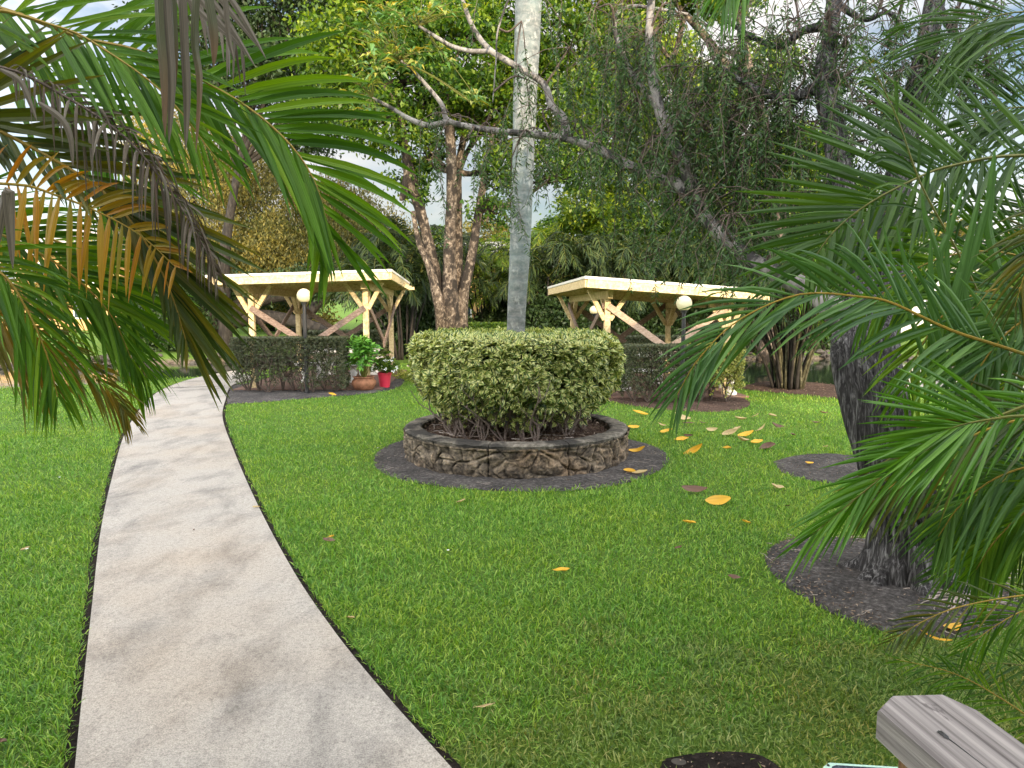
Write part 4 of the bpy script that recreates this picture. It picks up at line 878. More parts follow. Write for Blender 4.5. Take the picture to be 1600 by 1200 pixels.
tree('tree with slender pale tan stems behind the right pavilion', (7.4, 22, 0), None, .2,
     [Bl(1010, -60, 22, 2.0, 1.3), Bl(1120, -40, 22, 1.6, 1.1), Bl(950, 50, 22, 1.2, .9), Bl(1190, 100, 23, 1.0, .8), Bl(930, 140, 22, .8, .6)], 71, 30000, .16, .08, mt_tree_b, mt_bark_m,
     trunks=[([G(1190, 568), P(1215, 450, 22), P(1220, 340, 22), P(1195, 200, 22), P(1160, 60, 22), P(1150, -60, 22)], [.2, .17, .16, .15, .12, .07]),
             ([P(1215, 330, 22), P(1180, 180, 22), P(1120, 80, 22), P(1060, 10, 22), P(1010, -60, 22)], [.15, .13, .11, .08, .05]), ([P(1070, 20, 22), P(1050, 90, 22.5), P(1020, 40, 22), P(1012, -40, 22)], [.08, .07, .06, .04])])
# far tree line: copies of one tree
def treeline():
    rng = np.random.default_rng(90)
    protos = []
    for s, lm in ((0, mt_tree_c), (1, mt_tree_o)):
        r = np.random.default_rng(90 + s); bl = [((r.uniform(-2, 2), r.uniform(-1.5, 1.5), z), (2.4, 2.2, 1.6)) for z in (1.6, 3.0, 3.6, 5.2, 6.5)]
        protos.append(tree('x', (0, 0, 0), (0, 0, 5), .25, bl, 91 + s, 17000, .26, .14, lm, mt_bark_x, name='background_tree', rc=.6, limbs=False))
    words = ['far left edge', 'left of the sprawling dark tree', 'above the left lawn', 'above the pond bank on the left', 'behind the left pavilion roof', 'right of the left pavilion roof', 'left of the mottled stems', 'right of the mottled stems', 'left of the right pavilion roof', 'above the right pavilion roof', 'right of the right pavilion roof', 'above the tall palm clump', 'behind the leaning dark stems', 'behind the right fronds', 'far right edge', 'beyond the right pond']
    for k, w in enumerate(words):
        x = -34 + 68 * k / 15 + rng.normal(0, .8); y = rng.uniform(42, 50); p = protos[k % 2]
        if k < 2: r_ = p
        else:
            r_ = p.copy(); col.objects.link(r_)
            for ch in p.children:
                c = ch.copy(); col.objects.link(c); c.parent = r_
        r_.location = (x, y, 0); r_.rotation_euler = (0, 0, rng.uniform(0, 6)); s = rng.uniform(.75, 1.05); r_.scale = (s, s, s * rng.uniform(.75, 1.05))
        tag(r_, 'distant background tree ' + w, 'tree', 'distant tree line')
treeline()

# ------------------------------------------------------------------ clumping palms in the background
def palm_clump(seed, n=12, h=3.0, spread=1.4, fl=1.5, nf=5, lm=mt_bgpalm, nl=26, dark=True, K=3, w=.05, L=.5):
    rng = np.random.default_rng(seed); mb = MB(); mc = MB()
    for k in range(n):
        a = rng.uniform(0, 2 * PI); s = spread * rng.uniform(.15, 1); b = np.array([math.cos(a), math.sin(a), 0]); hh = h * rng.uniform(.5, 1.1)
        p0 = b * spread * .18; p2 = b * s + [0, 0, hh]; tube(mc, [p0, p0 * .6 + p2 * .4 - b * .1 * s, p2], [.045, .035, .025], seg=7, n=10)
        for j in range(nf):
            a2 = rng.uniform(0, 2 * PI); c = np.array([math.cos(a2), math.sin(a2), 0]) + b * .5; c = unit(c); l = fl * rng.uniform(.7, 1.15); el = rng.uniform(.3, 1.1)
            frond(mb, [p2, p2 + c * l * .3 + [0, 0, l * .35 * el], p2 + c * l * .65 + [0, 0, l * .4 * el], p2 + c * l + [0, 0, l * (.15 * el - .25)]], nl, L, w, (0, 0, 1), droop=.45, K=K, r0=.012, seed=seed * 100 + k * 10 + j, up=.25)
    return mb, mc
def add_clump(label, px, Y, meshes, sc=1, rz=0, group='clumping palms in the background'):
    x = P(px, 500, Y)[0]; e = empty('clumping_palm', label, 'palm', group, (x, Y, 0), rz); e.scale = (sc, sc, sc)
    for nm, me in meshes:
        o = bpy.data.objects.new(nm, me); col.objects.link(o); o.parent = e
    return e
cl = []
for s, lm in ((1, mt_bgpalm), (2, mt_bgpalm), (3, mt_tree_b)):
    a, b = palm_clump(s, lm=lm); o1 = a.build('crown', [lm, mt_rachis_g]); o2 = b.build('canes', mt_bark_x, smooth=True); cl.append([('crown', o1.data), ('canes', o2.data)]); bpy.data.objects.remove(o1); bpy.data.objects.remove(o2)
for k, (px, Y, sc, lab) in enumerate([(630, 23.5, 1.05, 'dark clumping palm between the left pavilion and the mottled stems'), (655, 26, 1.2, 'dark palm clump behind the left side of the mottled stems'), (760, 27, 1.0, 'palm clump between the mottled stems and the grey palm trunk'),
        (850, 25, 1.05, 'palm clump just right of the grey palm trunk'), (905, 26, 1.15, 'palm clump behind the far globe lamp'), (960, 25.5, 1.1, 'palm clump behind the left half of the right pavilion'), (1030, 26.5, 1.2, 'palm clump behind the middle of the right pavilion'),
        (1090, 26, 1.1, 'palm clump behind the right lamp post globe'), (1150, 25.5, 1.15, 'palm clump behind the right end of the right pavilion'), (805, 31, 1.25, 'tall palm clump behind the grey palm trunk'), (1200, 30, 1.3, 'tall palm clump under the pale limb'), (590, 30, 1.1, 'palm clump far behind the right eave of the left pavilion'), (935, 32, 1.5, 'tall palm clump behind the right pavilion roof')]):
    add_clump(lab, px, Y, cl[k % 2 if k not in (2, 9, 12) else 2], sc, k * 1.3)
def understory():
    for k, (px, Y, w, h, lab) in enumerate([(650, 25.5, 1.5, 1.2, 'dark shrub behind the left side of the mottled stems'), (800, 27, 1.6, 1.0, 'dark shrub behind the grey palm trunk'), (890, 24.5, 1.5, 1.25, 'dark shrub behind the far globe lamp'), (980, 25.2, 1.7, 1.3, 'dark shrub behind the middle of the right pavilion'), (1080, 25, 1.7, 1.3, 'dark shrub behind the right lamp post'), (1170, 26.5, 1.7, 1.3, 'dark shrub behind the many-caned palm clump'), (1290, 28, 1.8, 1.2, 'dark shrub beyond the pond behind the dark trunk'), (250, 27, 1.5, 1.0, 'dark shrub on the far lawn left of the left pavilion')]):
        x = P(px, 500, Y)[0]; tree(lab, (x, Y, 0), (x, Y, .6), .05, [((x - w * .5, Y, h * .75), (w * .7, .7, h * .8)), ((x + w * .5, Y, h * .8), (w * .7, .7, h * .85)), ((x, Y, h * 1.3), (w * .8, .7, h * .7))], 300 + k, 15000, .15, .07, mt_tree_d, mt_bark_x, cat='shrub', name='shrub', group='dark shrubs in the background', rc=.35, limbs=False)
understory()
# the big clump standing on the pond bank right of the right pavilion
def bank_clump():
    rng = np.random.default_rng(9); g = G(1232, 608); e = empty('clumping_palm', 'dense clump of many fanned cane stems on the bank right of the right pavilion', 'palm', loc=g)
    heads = []
    for k in range(52):
        a = rng.uniform(0, 2 * PI); s = rng.uniform(.15, 1.0); b = np.array([math.cos(a), math.sin(a), 0]); h = rng.uniform(1.7, 3.2) * (1 - .15 * s); p0 = b * .32 * rng.uniform(.3, 1); p2 = b * s * 1.25 + [0, 0, h]
        mb = MB(); tube(mb, [p0, p0 * .55 + p2 * .45 - b * .12, p2], [.034, .028, .02], seg=8, n=12); mb.build('cane', mt_bark_x if k % 3 else mt_cane, e, smooth=True); heads.append((p2, b))
    for k, (p, b) in enumerate(heads):
        for j in range(2 if k % 2 else 1):
            a2 = rng.uniform(0, 2 * PI); c = unit(np.array([math.cos(a2), math.sin(a2), 0]) + b * .7); l = rng.uniform(1.1, 1.7); el = rng.uniform(.2, 1.1)
            mb = MB(); frond(mb, [p, p + c * l * .3 + [0, 0, l * .35 * el], p + c * l * .65 + [0, 0, l * .35 * el], p + c * l + [0, 0, l * (.1 * el - .35)]], 30, .48, .036, (0, 0, 1), droop=.5, K=4, r0=.011, seed=900 + k * 3 + j, up=.2); mb.build('frond', [mt_bgpalm if rng.random() < .7 else mt_palm, mt_rachis_g], e)
bank_clump()

# ------------------------------------------------------------------ the big dark-barked tree on the right with its drooping foliage
def hero_tree():
    rng = np.random.default_rng(55); g = G(1415, 928); B = np.array([P(1422, 800, g[1] + .22)[0], g[1] + .22, 0]); Y0 = B[1]
    e = empty('weeping_tree', 'dark furrowed tree in the right soil bed with long pale limb and drooping leaves', 'tree', loc=B)
    Q = lambda *a: [P(*p) - B for p in a]
    mb = MB(); base = np.array([0, 0, -.05])
    tube(mb, [base, base + [-.01, 0, .15]] + Q((1418, 850, Y0), (1402, 760, Y0), (1378, 680, Y0 + .02), (1362, 610, Y0 + .08), (1345, 545, Y0 + .15), (1335, 500, Y0 + .25)), [.31, .25, .21, .19, .19, .20, .19, .12], seg=84, n=110, ridge=.17, rough=.06, nr=26, seed=3)
    mb.build('trunk', mt_bark_d, e, smooth=True)
    # buttress roots
    for a, l in ((-2.6, .26), (-1.7, .22), (-.9, .30), (.2, .28), (2.6, .30), (3.4, .26)):
        d = np.array([math.cos(a), math.sin(a), 0]); mb = MB(); tube(mb, [d * .16 + [0, 0, .30], d * .23 + [0, 0, .10], d * (.22 + l * .8) + [0, 0, -.02]], [.085, .07, .03], seg=16, n=16, ridge=.15, rough=.1, nr=6, seed=a); mb.build('root', mt_bark_d, e, smooth=True)
    limbs = {}
    def limb(name, pts, rad, mat, seg=16, rough=.08):
        mb = MB(); q = Q(*pts); tube(mb, q, rad, seg=seg, n=len(pts) * 7, rough=rough, seed=len(limbs)); mb.build('limb', mat, e, smooth=True); limbs[name] = spline(q, 40)
    limb('main', [(1352, 560, Y0 + .12), (1318, 500, 5.1), (1275, 460, 5.3), (1220, 430, 5.5), (1165, 402, 5.7), (1110, 347, 5.9), (1060, 290, 6.1), (990, 262, 6.4), (940, 236, 6.6), (882, 216, 6.8), (800, 207, 7.0), (745, 200, 7.1), (700, 188, 7.2), (688, 160, 7.2), (645, 110, 7.3), (624, 93, 7.3)],
         [.14, .098, .078, .070, .066, .062, .056, .042, .038, .033, .030, .028, .026, .021, .017, .012], mt_bark_l)
    limb('a', [(700, 190, 7.2), (670, 196, 7.2), (640, 186, 7.25), (610, 168, 7.25), (582, 153, 7.3)], [.034, .028, .024, .018, .012], mt_bark_l, 10)
    limb('b', [(886, 217, 6.8), (880, 185, 6.85), (862, 165, 6.9), (848, 130, 6.95), (800, 100, 7.0), (765, 78, 7.0), (740, 45, 7.05), (722, 0, 7.1), (700, -60, 7.1)], [.042, .038, .033, .030, .03, .028, .022, .020, .015], mt_bark_l, 10)
    limb('c', [(768, 80, 7.0), (735, 80, 7.0), (705, 72, 7.05), (685, 60, 7.05), (655, 41, 7.1)], [.024, .022, .02, .018, .012], mt_bark_l, 10)
    limb('d', [(1088, 320, 6.0), (1072, 262, 6.05), (1050, 220, 6.1), (1030, 170, 6.2), (1015, 90, 6.3), (1018, 0, 6.4), (1030, -80, 6.5)], [.07, .055, .05, .045, .036, .03, .02], mt_bark_l, 12)
    limb('e', [(1030, 170, 6.2), (985, 110, 6.5), (960, 40, 6.6), (985, 10, 6.7), (1075, 22, 6.6)], [.03, .025, .02, .016, .01], mt_bark_l, 8)
    limb('f', [(1362, 600, Y0 + .1), (1345, 470, 5.2), (1332, 380, 5.3), (1316, 300, 5.4), (1306, 220, 5.5), (1290, 130, 5.6), (1297, 60, 5.7), (1303, 0, 5.8), (1310, -90, 5.9)], [.13, .11, .095, .09, .085, .08, .06, .055, .04], mt_bark_d, 20, .12)
    limb('g', [(1375, 610, Y0 + .15), (1385, 480, 5.3), (1392, 380, 5.4), (1403, 280, 5.5), (1420, 190, 5.6), (1443, 100, 5.7), (1462, 0, 5.8), (1490, -90, 5.9)], [.12, .10, .095, .09, .085, .08, .07, .05], mt_bark_d, 20, .12)
    limb('h', [(1280, 135, 5.6), (1240, 152, 5.7), (1200, 146, 5.8), (1165, 130, 5.9), (1120, 100, 6.0)], [.045, .036, .028, .022, .012], mt_bark_d, 10)
    limb('i', [(1298, 40, 5.7), (1255, 48, 5.8), (1220, 72, 5.9), (1180, 60, 6.0), (1130, 30, 6.1)], [.04, .03, .025, .02, .012], mt_bark_d, 10)
    limb('j', [(1462, 0, 5.8), (1495, 60, 5.7), (1540, 110, 5.6), (1590, 150, 5.5)], [.03, .022, .016, .01], mt_bark_d, 8)
    limb('k', [(1300, 0, 5.8), (1350, 30, 5.7), (1390, 20, 5.6), (1420, 60, 5.6)], [.03, .02, .015, .01], mt_bark_d, 8)
    limb('l', [(1003, -20, 5.8), (900, -60, 6.0), (815, -30, 6.3), (780, 40, 6.4), (775, 95, 6.4), (770, 160, 6.4)], [.02, .016, .010, .008, .006, .004], mt_bark_l, 6)
    allp = np.vstack(list(limbs.values()))
    # drooping strands
    cls = [(930, 40, 6.6, 10, .6), (985, 20, 6.6, 12, .6), (950, 110, 6.6, 10, .55), (1010, 90, 6.4, 14, .6), (1060, 130, 6.3, 16, .6), (1120, 150, 6.1, 16, .6), (1160, 90, 6.0, 16, .6), (1215, 90, 5.9, 16, .55), (1245, 130, 5.8, 16, .6),
           (1060, 50, 6.3, 8, .5), (1090, 190, 6.2, 16, .65), (1150, 200, 6.0, 18, .65), (1210, 190, 5.9, 14, .6), (1000, 185, 6.4, 12, .6), (950, 215, 6.6, 10, .5), (1235, 240, 5.8, 10, .5), (1175, 280, 5.9, 14, .6), (1120, 265, 6.0, 12, .6), (1020, 240, 6.3, 12, .5), (890, 100, 6.8, 8, .6),
           (965, 300, 6.4, 6, .55), (1100, 320, 5.9, 6, .65), (1150, 345, 5.8, 8, .55), (1060, 330, 6.0, 5, .6), (1215, 330, 5.8, 7, .6), (705, 205, 7.1, 7, .6), (760, 215, 7.0, 4, .5), (830, 225, 6.9, 4, .6), (730, 240, 7.0, 3, .6), (900, 230, 6.7, 5, .6), (1255, 330, 5.6, 6, .6),
           (1330, 20, 5.6, 12, .55), (1375, 45, 5.6, 12, .5), (1290, 60, 5.6, 12, .4), (1420, 20, 5.6, 8, .5), (1500, 50, 5.6, 9, .5), (1545, 100, 5.5, 9, .5), (1585, 60, 5.5, 8, .5), (1470, 120, 5.6, 9, .6), (1300, 150, 5.5, 7, .5), (1350, 140, 5.5, 7, .5), (1520, 160, 5.5, 8, .4),
           (1440, 190, 5.6, 6, .5), (820, 0, 6.3, 4, .5), (1230, 10, 5.9, 12, .5), (1180, 10, 6.0, 12, .5), (1270, 230, 5.6, 8, .5), (1350, 250, 5.5, 5, .5), (1005, 140, 6.4, 10, .5), (1040, 10, 6.4, 8, .5), (800, 270, 6.9, 3, .4), (1105, 90, 6.1, 8, .5), (1060, 215, 6.1, 12, .6), (1130, 215, 6.0, 12, .5), (1180, 240, 5.9, 12, .6),
           (1195, 150, 5.9, 14, .5), (1150, 150, 6.0, 12, .5), (1090, 130, 6.2, 10, .5), (815, 60, 6.5, 4, .6), (822, 150, 6.5, 4, .5), (812, 240, 6.6, 4, .5), (1035, 60, 6.3, 10, .5), (980, 150, 6.5, 10, .5), (1180, 190, 5.9, 12, .5), (1100, 230, 6.0, 12, .5), (1240, 60, 5.8, 12, .5), (1240, 190, 5.8, 12, .5), (1165, 320, 5.8, 8, .5), (1320, 90, 5.5, 10, .4), (1400, 80, 5.6, 8, .5), (1560, 20, 5.5, 10, .5), (900, 215, 6.7, 6, .35), (960, 235, 6.5, 8, .4), (1020, 265, 6.2, 9, .45), (1060, 280, 6.0, 8, .4), (1105, 325, 5.8, 9, .45), (1140, 365, 5.6, 8, .4), (860, 195, 6.8, 5, .35), (1190, 400, 5.5, 6, .4), (1500, 10, 5.5, 12, .5), (1530, 60, 5.5, 10, .5), (1410, 140, 5.5, 8, .5), (1360, 190, 5.5, 6, .5)]
    tw = MB(); Cs, Ds, Ns, Ls, Ws = [], [], [], [], []
    for (px, py, Y, n, ln) in cls:
        c = P(px, py, Y) - B; s = allp[np.argmin(np.linalg.norm(allp - c, axis=1))]; hub = c + [0, 0, .14]
        tube(tw, [s, (s + hub) / 2 + [0, 0, .07] + rng.normal(0, .04, 3), hub], [.011, .006], seg=5, n=8)
        for _ in range(int(n * 1.15)):
            st = c + rng.normal(0, 1, 3) * [.20, .22, .14]; tube(tw, [hub, (hub + st) / 2 + [0, 0, .05], st], [.004, .0025], seg=4, n=5)
            L = ln * rng.uniform(.5, 1.25); sway = np.r_[rng.normal(0, .12, 2), 0]; p = [st, st + [0, 0, -L * .4] + sway * .6, st + [0, 0, -L] + sway]; tube(tw, p, [.0025, .0015], seg=4, n=7)
            k = int(L * 115); t = rng.random(k); q = st + np.c_[np.outer(t, sway)[:, :2], -L * t]; th = rng.uniform(0, 2 * PI, k); el = rng.uniform(-1.0, -.1, k)
            Cs.append(q); Ds.append(np.c_[np.cos(th) * np.cos(el), np.sin(th) * np.cos(el), np.sin(el)]); Ls.append(rng.uniform(.035, .075, k))
    C = np.vstack(Cs); D = np.vstack(Ds); L = np.concatenate(Ls); mb = MB(); leaves(mb, C, D, rdir(rng, len(C)), L, .0115, 0, .1, 0, True); mb.build('drooping_foliage', mt_weep, e); tw.build('twigs', mt_twig, e)
    # whorled leaves at the far limb tips
    mb = MB(); tw = MB(); tips = []
    tl = [np.asarray(P(*p)) - B for p in [(624, 93, 7.3), (582, 153, 7.3), (655, 41, 7.1), (700, -60, 7.1)]]
    for (px, py, sx, sy, n) in ((600, 30, 50, 28, 24), (600, 95, 40, 35, 24), (650, 20, 35, 25, 14), (560, 130, 25, 30, 8), (585, 175, 22, 12, 5), (690, 85, 16, 12, 3), (735, 158, 12, 10, 4), (700, 15, 25, 20, 8)):
        for _ in range(n):
            tp = P(px + rng.normal(0, sx * .6), py + rng.normal(0, sy * .6), 7.25 + rng.normal(0, .2)) - B; tips.append(tp); s = min(tl, key=lambda q: np.linalg.norm(q - tp)); tube(tw, [s, (s + tp) / 2 + [0, 0, .03], tp], [.006, .003], seg=4, n=6)
    tl2 = limbs['g'][22]
    for _ in range(16):
        tp = P(1365 + rng.normal(0, 26), 160 + rng.normal(0, 40), 5.8) - B; tips.append(tp); tube(tw, [tl2, (tl2 + tp) / 2, tp], [.006, .003], seg=4, n=6)
    tips = np.array(tips); rosette(mb, tips, np.tile([0, -.2, 1.], (len(tips), 1)) + rng.normal(0, .25, (len(tips), 3)), 8, .16, .042, rng, opn=1.2, bend=.35); mb.build('whorled_foliage', mt_whorl, e); tag(tw.build('leaf_stalks', mt_rachis_g, e), kind='stuff')
    mb = MB(); c = P(1368, 815, Y0 - .22) - B  # pale scar low on the trunk
    th_ = np.linspace(0, 2 * PI, 14, endpoint=False); V = [c + np.array([math.cos(a) * .045 * (1 + .2 * math.sin(3 * a)), -.012 + .01 * math.cos(2 * a), math.sin(a) * .05]) for a in th_] + [c + [0, -.03, 0]] ; mb.add(V, None, [[i, (i + 1) % 14, 14] for i in range(14)]); mb.build('bark_scar', mt_bark_l, e, smooth=True)
hero_tree()

# ------------------------------------------------------------------ near palms
def strip(mb, pts, w, m=0, n=14, twist=0, nrm=(0, -1, .2)):
    C = spline(pts, n); T = unit(np.gradient(C, axis=0)); W = unit(np.cross(T, nrm)); N = np.cross(W, T); q = np.linspace(0, 1, n); a = twist * q; W2 = W * np.cos(a)[:, None] + N * np.sin(a)[:, None]; N2 = np.cross(W2, T)
    ww = (w * np.interp(q, [0, .15, .6, .9, 1], [.5, 1, .95, .5, .05]))[:, None]; V = np.stack([C - W2 * ww / 2, C + N2 * ww * .18, C + W2 * ww / 2], 1).reshape(-1, 3); i = np.arange(n - 1)[:, None] * 3
    mb.add(V, np.concatenate([i + np.array([[0, 1, 4, 3]]), i + np.array([[1, 2, 5, 4]])]), m=m, uv=np.stack(np.broadcast_arrays(np.array([0, .5, 1.])[None], q[:, None]), -1).reshape(-1, 2))
def near_palm(label, base, canes, fr, strips=(), fill=()):
    base = np.asarray(base, float); e = empty('clumping_palm', label, 'palm', loc=base)
    for p0, p2, r in canes:
        mb = MB(); p0, p2 = np.asarray(p0, float) - base, np.asarray(p2, float) - base; tube(mb, [p0, (p0 + p2) / 2 + [.04, 0, 0], p2], [r, r * .85, r * .6], seg=14, n=20, rough=.03); mb.build('cane', mt_cane, e, smooth=True)
    for k, (pts, kw, mats) in enumerate(fr):
        mb = MB(); frond(mb, [P(*p) - base for p in pts], seed=k * 7 + int(abs(base[0]) * 10), **kw); mb.build('frond', mats, e)
    for pts, w, mt, tw in strips:
        mb = MB(); strip(mb, [P(*p) - base for p in pts], w, twist=tw); mb.build('hanging_leaflet' if mt is mt_deadg or mt is mt_dead else 'spear_leaf', mt, e)
    return e
def yy(pts, Y): return [(*p[:2], p[2] if len(p) > 2 else Y) for p in pts]
Ol = [mt_palm_ol, mt_rachis]
G_, Yw, Or, Dd, Bl_, Br = [mt_palm, mt_rachis], [mt_palm_y, mt_rachis], [mt_palm_o, mt_rachis], [mt_dead, mt_twig], [mt_palm_b, mt_rachis], [mt_palm_br, mt_rachis_g]
N0 = (0.05, -1, .35)
left = [
 (yy([(-420, 330), (-260, 110), (-60, 8), (130, 60), (228, 84), (363, 152), (445, 217), (492, 285), (516, 370)], 2.35), dict(n=46, L=.42, L2=.47, w=.027, nrm=N0, ang=(42, 16), ang2=(66, 34), droop=.16, t0=.25, r0=.009, base=.9, tip=.5, sides=(1, -1)), G_),
 (yy([(-420, 330), (-230, 150), (-60, 20), (90, 42), (170, 82), (260, 150), (340, 250)], 2.2), dict(n=26, L=.38, w=.018, nrm=N0, ang=(44, 18), droop=.14, t0=.3, r0=.007, base=.8), G_),
 (yy([(-400, 400), (-240, 230), (-80, 175), (0, 205), (142, 285), (212, 356), (262, 445), (290, 530)], 2.15), dict(n=56, L=.20, L2=.46, w=.017, nrm=(.1, -1, .3), ang=(34, 14), ang2=(32, 12), droop=.05, t0=.18, r0=.008, base=1, tip=.5), Ol),
 (yy([(-300, 260), (-140, 110), (0, 105), (100, 150), (190, 210), (260, 290), (310, 370), (340, 430)], 2.1), dict(n=70, L=.13, w=.008, nrm=N0, ang=(55, 25), droop=.95, t0=.3, r0=.006, jit=.6), Dd),
 (yy([(-400, 480), (-200, 350), (-40, 355), (60, 395), (125, 440), (175, 495), (205, 560)], 2.2), dict(n=46, L=.28, L2=.38, w=.013, nrm=(.1, -1, .3), ang=(34, 12), ang2=(40,16), droop=.2, t0=.2, r0=.006, base=.9), G_),
 (yy([(-400, 420), (-220, 330), (-60, 335), (60, 366), (150, 408), (195, 445), (212, 485)], 2.5), dict(n=40, L=.34, w=.015, nrm=(.1, -1, .5), ang=(38, 14), droop=.14, t0=.25, r0=.007, base=.8), G_),
 (yy([(-400, 560), (-240, 430), (-90, 390), (0, 425), (45, 490), (75, 560), (90, 620)], 2.0), dict(n=40, L=.27, w=.012, nrm=N0, ang=(38, 14), droop=.22, t0=.25, r0=.006, base=.8), G_),
 (yy([(-300, 420), (-120, 300), (20, 288), (90, 306), (155, 332), (220, 368), (275, 418)], 2.10), dict(n=24, L=.22, L2=.16, w=.018, nrm=(0, -1, .1), ang=(78, 60), ang2=(60, 40), droop=.22, t0=.25, r0=.005, base=.9, jit=.05), Or),
 (yy([(-350, 520), (-200, 420), (-60, 420), (60, 460), (150, 500), (200, 545), (230, 590)], 2.5), dict(n=38, L=.30, w=.011, nrm=N0, ang=(34, 12), droop=.25, t0=.25, r0=.006, base=.8), G_),
 (yy([(-380, 640), (-220, 500), (-100, 450), (-20, 480), (40, 540), (80, 600)], 2.3), dict(n=40, L=.30, w=.012, nrm=N0, ang=(36, 14), droop=.25, t0=.25, r0=.006, base=.8), Yw),
 (yy([(-350, 200), (-200, 60), (-60, 70), (60, 130), (140, 200), (200, 290), (240, 380)], 2.6), dict(n=26, L=.46, w=.018, nrm=N0, ang=(46, 16), droop=.10, t0=.25, r0=.006, base=.8), G_),
 (yy([(-350, 150), (-200, -60), (-40, -140), (120, -130), (260, -70), (340, 10), (385, 90)], 2.2), dict(n=30, L=.26, w=.014, nrm=N0, ang=(45, 25), droop=.2, t0=.2, r0=.007, sides=(1,), drop=.3), Dd),
 (yy([(-350, 620), (-200, 560), (-60, 500), (40, 520), (110, 560), (170, 610), (200, 650)], 2.4), dict(n=40, L=.22, w=.010, nrm=N0, ang=(36, 14), droop=.3, t0=.25, r0=.005), Yw),
]
st = [(yy([(246, -60), (250, 40), (256, 120), (258, 215)], 1.75), .020, mt_deadg, .3), (yy([(256, -60), (262, 40), (268, 130), (264, 224)], 1.76), .022, mt_dead, .5), (yy([(266, -60), (272, 30), (274, 100), (270, 175)], 1.77), .017, mt_deadg, -.4), (yy([(252, -60), (255, 40), (262, 130), (254, 190)], 1.78), .024, mt_deadg, -.3), (yy([(284, -40), (288, 60), (292, 150), (290, 235)], 1.8), .020, mt_dead, .5), (yy([(310, -60), (304, 60), (312, 130), (306, 240)], 1.85), .018, mt_deadg, 1.2),
      (yy([(318, -50), (330, 20), (335, 60), (334, 105)], 1.85), .022, mt_deadg, .3), (yy([(345, -60), (352, 0), (358, 60), (366, 95)], 1.9), .014, mt_dead, .4)] + \
     [(yy([(270 + 12 * k, -30 - 6 * k), (320 + 12 * k, 25 - 4 * k), (384 + 8 * k, 78 + 14 * (k % 3))], 2.0), .016, mt_dead, .3) for k in range(5)] + \
     [(yy([(0, 108), (30, 125), (45, 155), (58, 190)], 1.9), .014, mt_dead, .4), (yy([(60, 160), (95, 185), (110, 215), (114, 262)], 1.9), .016, mt_dead, .4), (yy([(-10, 400), (10, 300), (14, 330), (20, 420)], 1.9), .03, mt_dead, .8)]
cx = P(-420, 400, 2.3)
near_palm('clumping palm at the left with green, yellowing and withered arching fronds', (cx[0] - .1, 2.3, 0), [((cx[0] - .1, 2.3, 0), (cx[0], 2.3, cx[2] + .1), .05), ((cx[0] - .3, 2.5, 0), (cx[0] - .2, 2.5, cx[2] + .3), .05), ((cx[0] - .35, 2.1, 0), (cx[0] - .05, 2.05, cx[2] - .4), .045)], left, st)
NR = (-.1, -1, .35); Dk = [mt_palm_dk, mt_rachis_g]
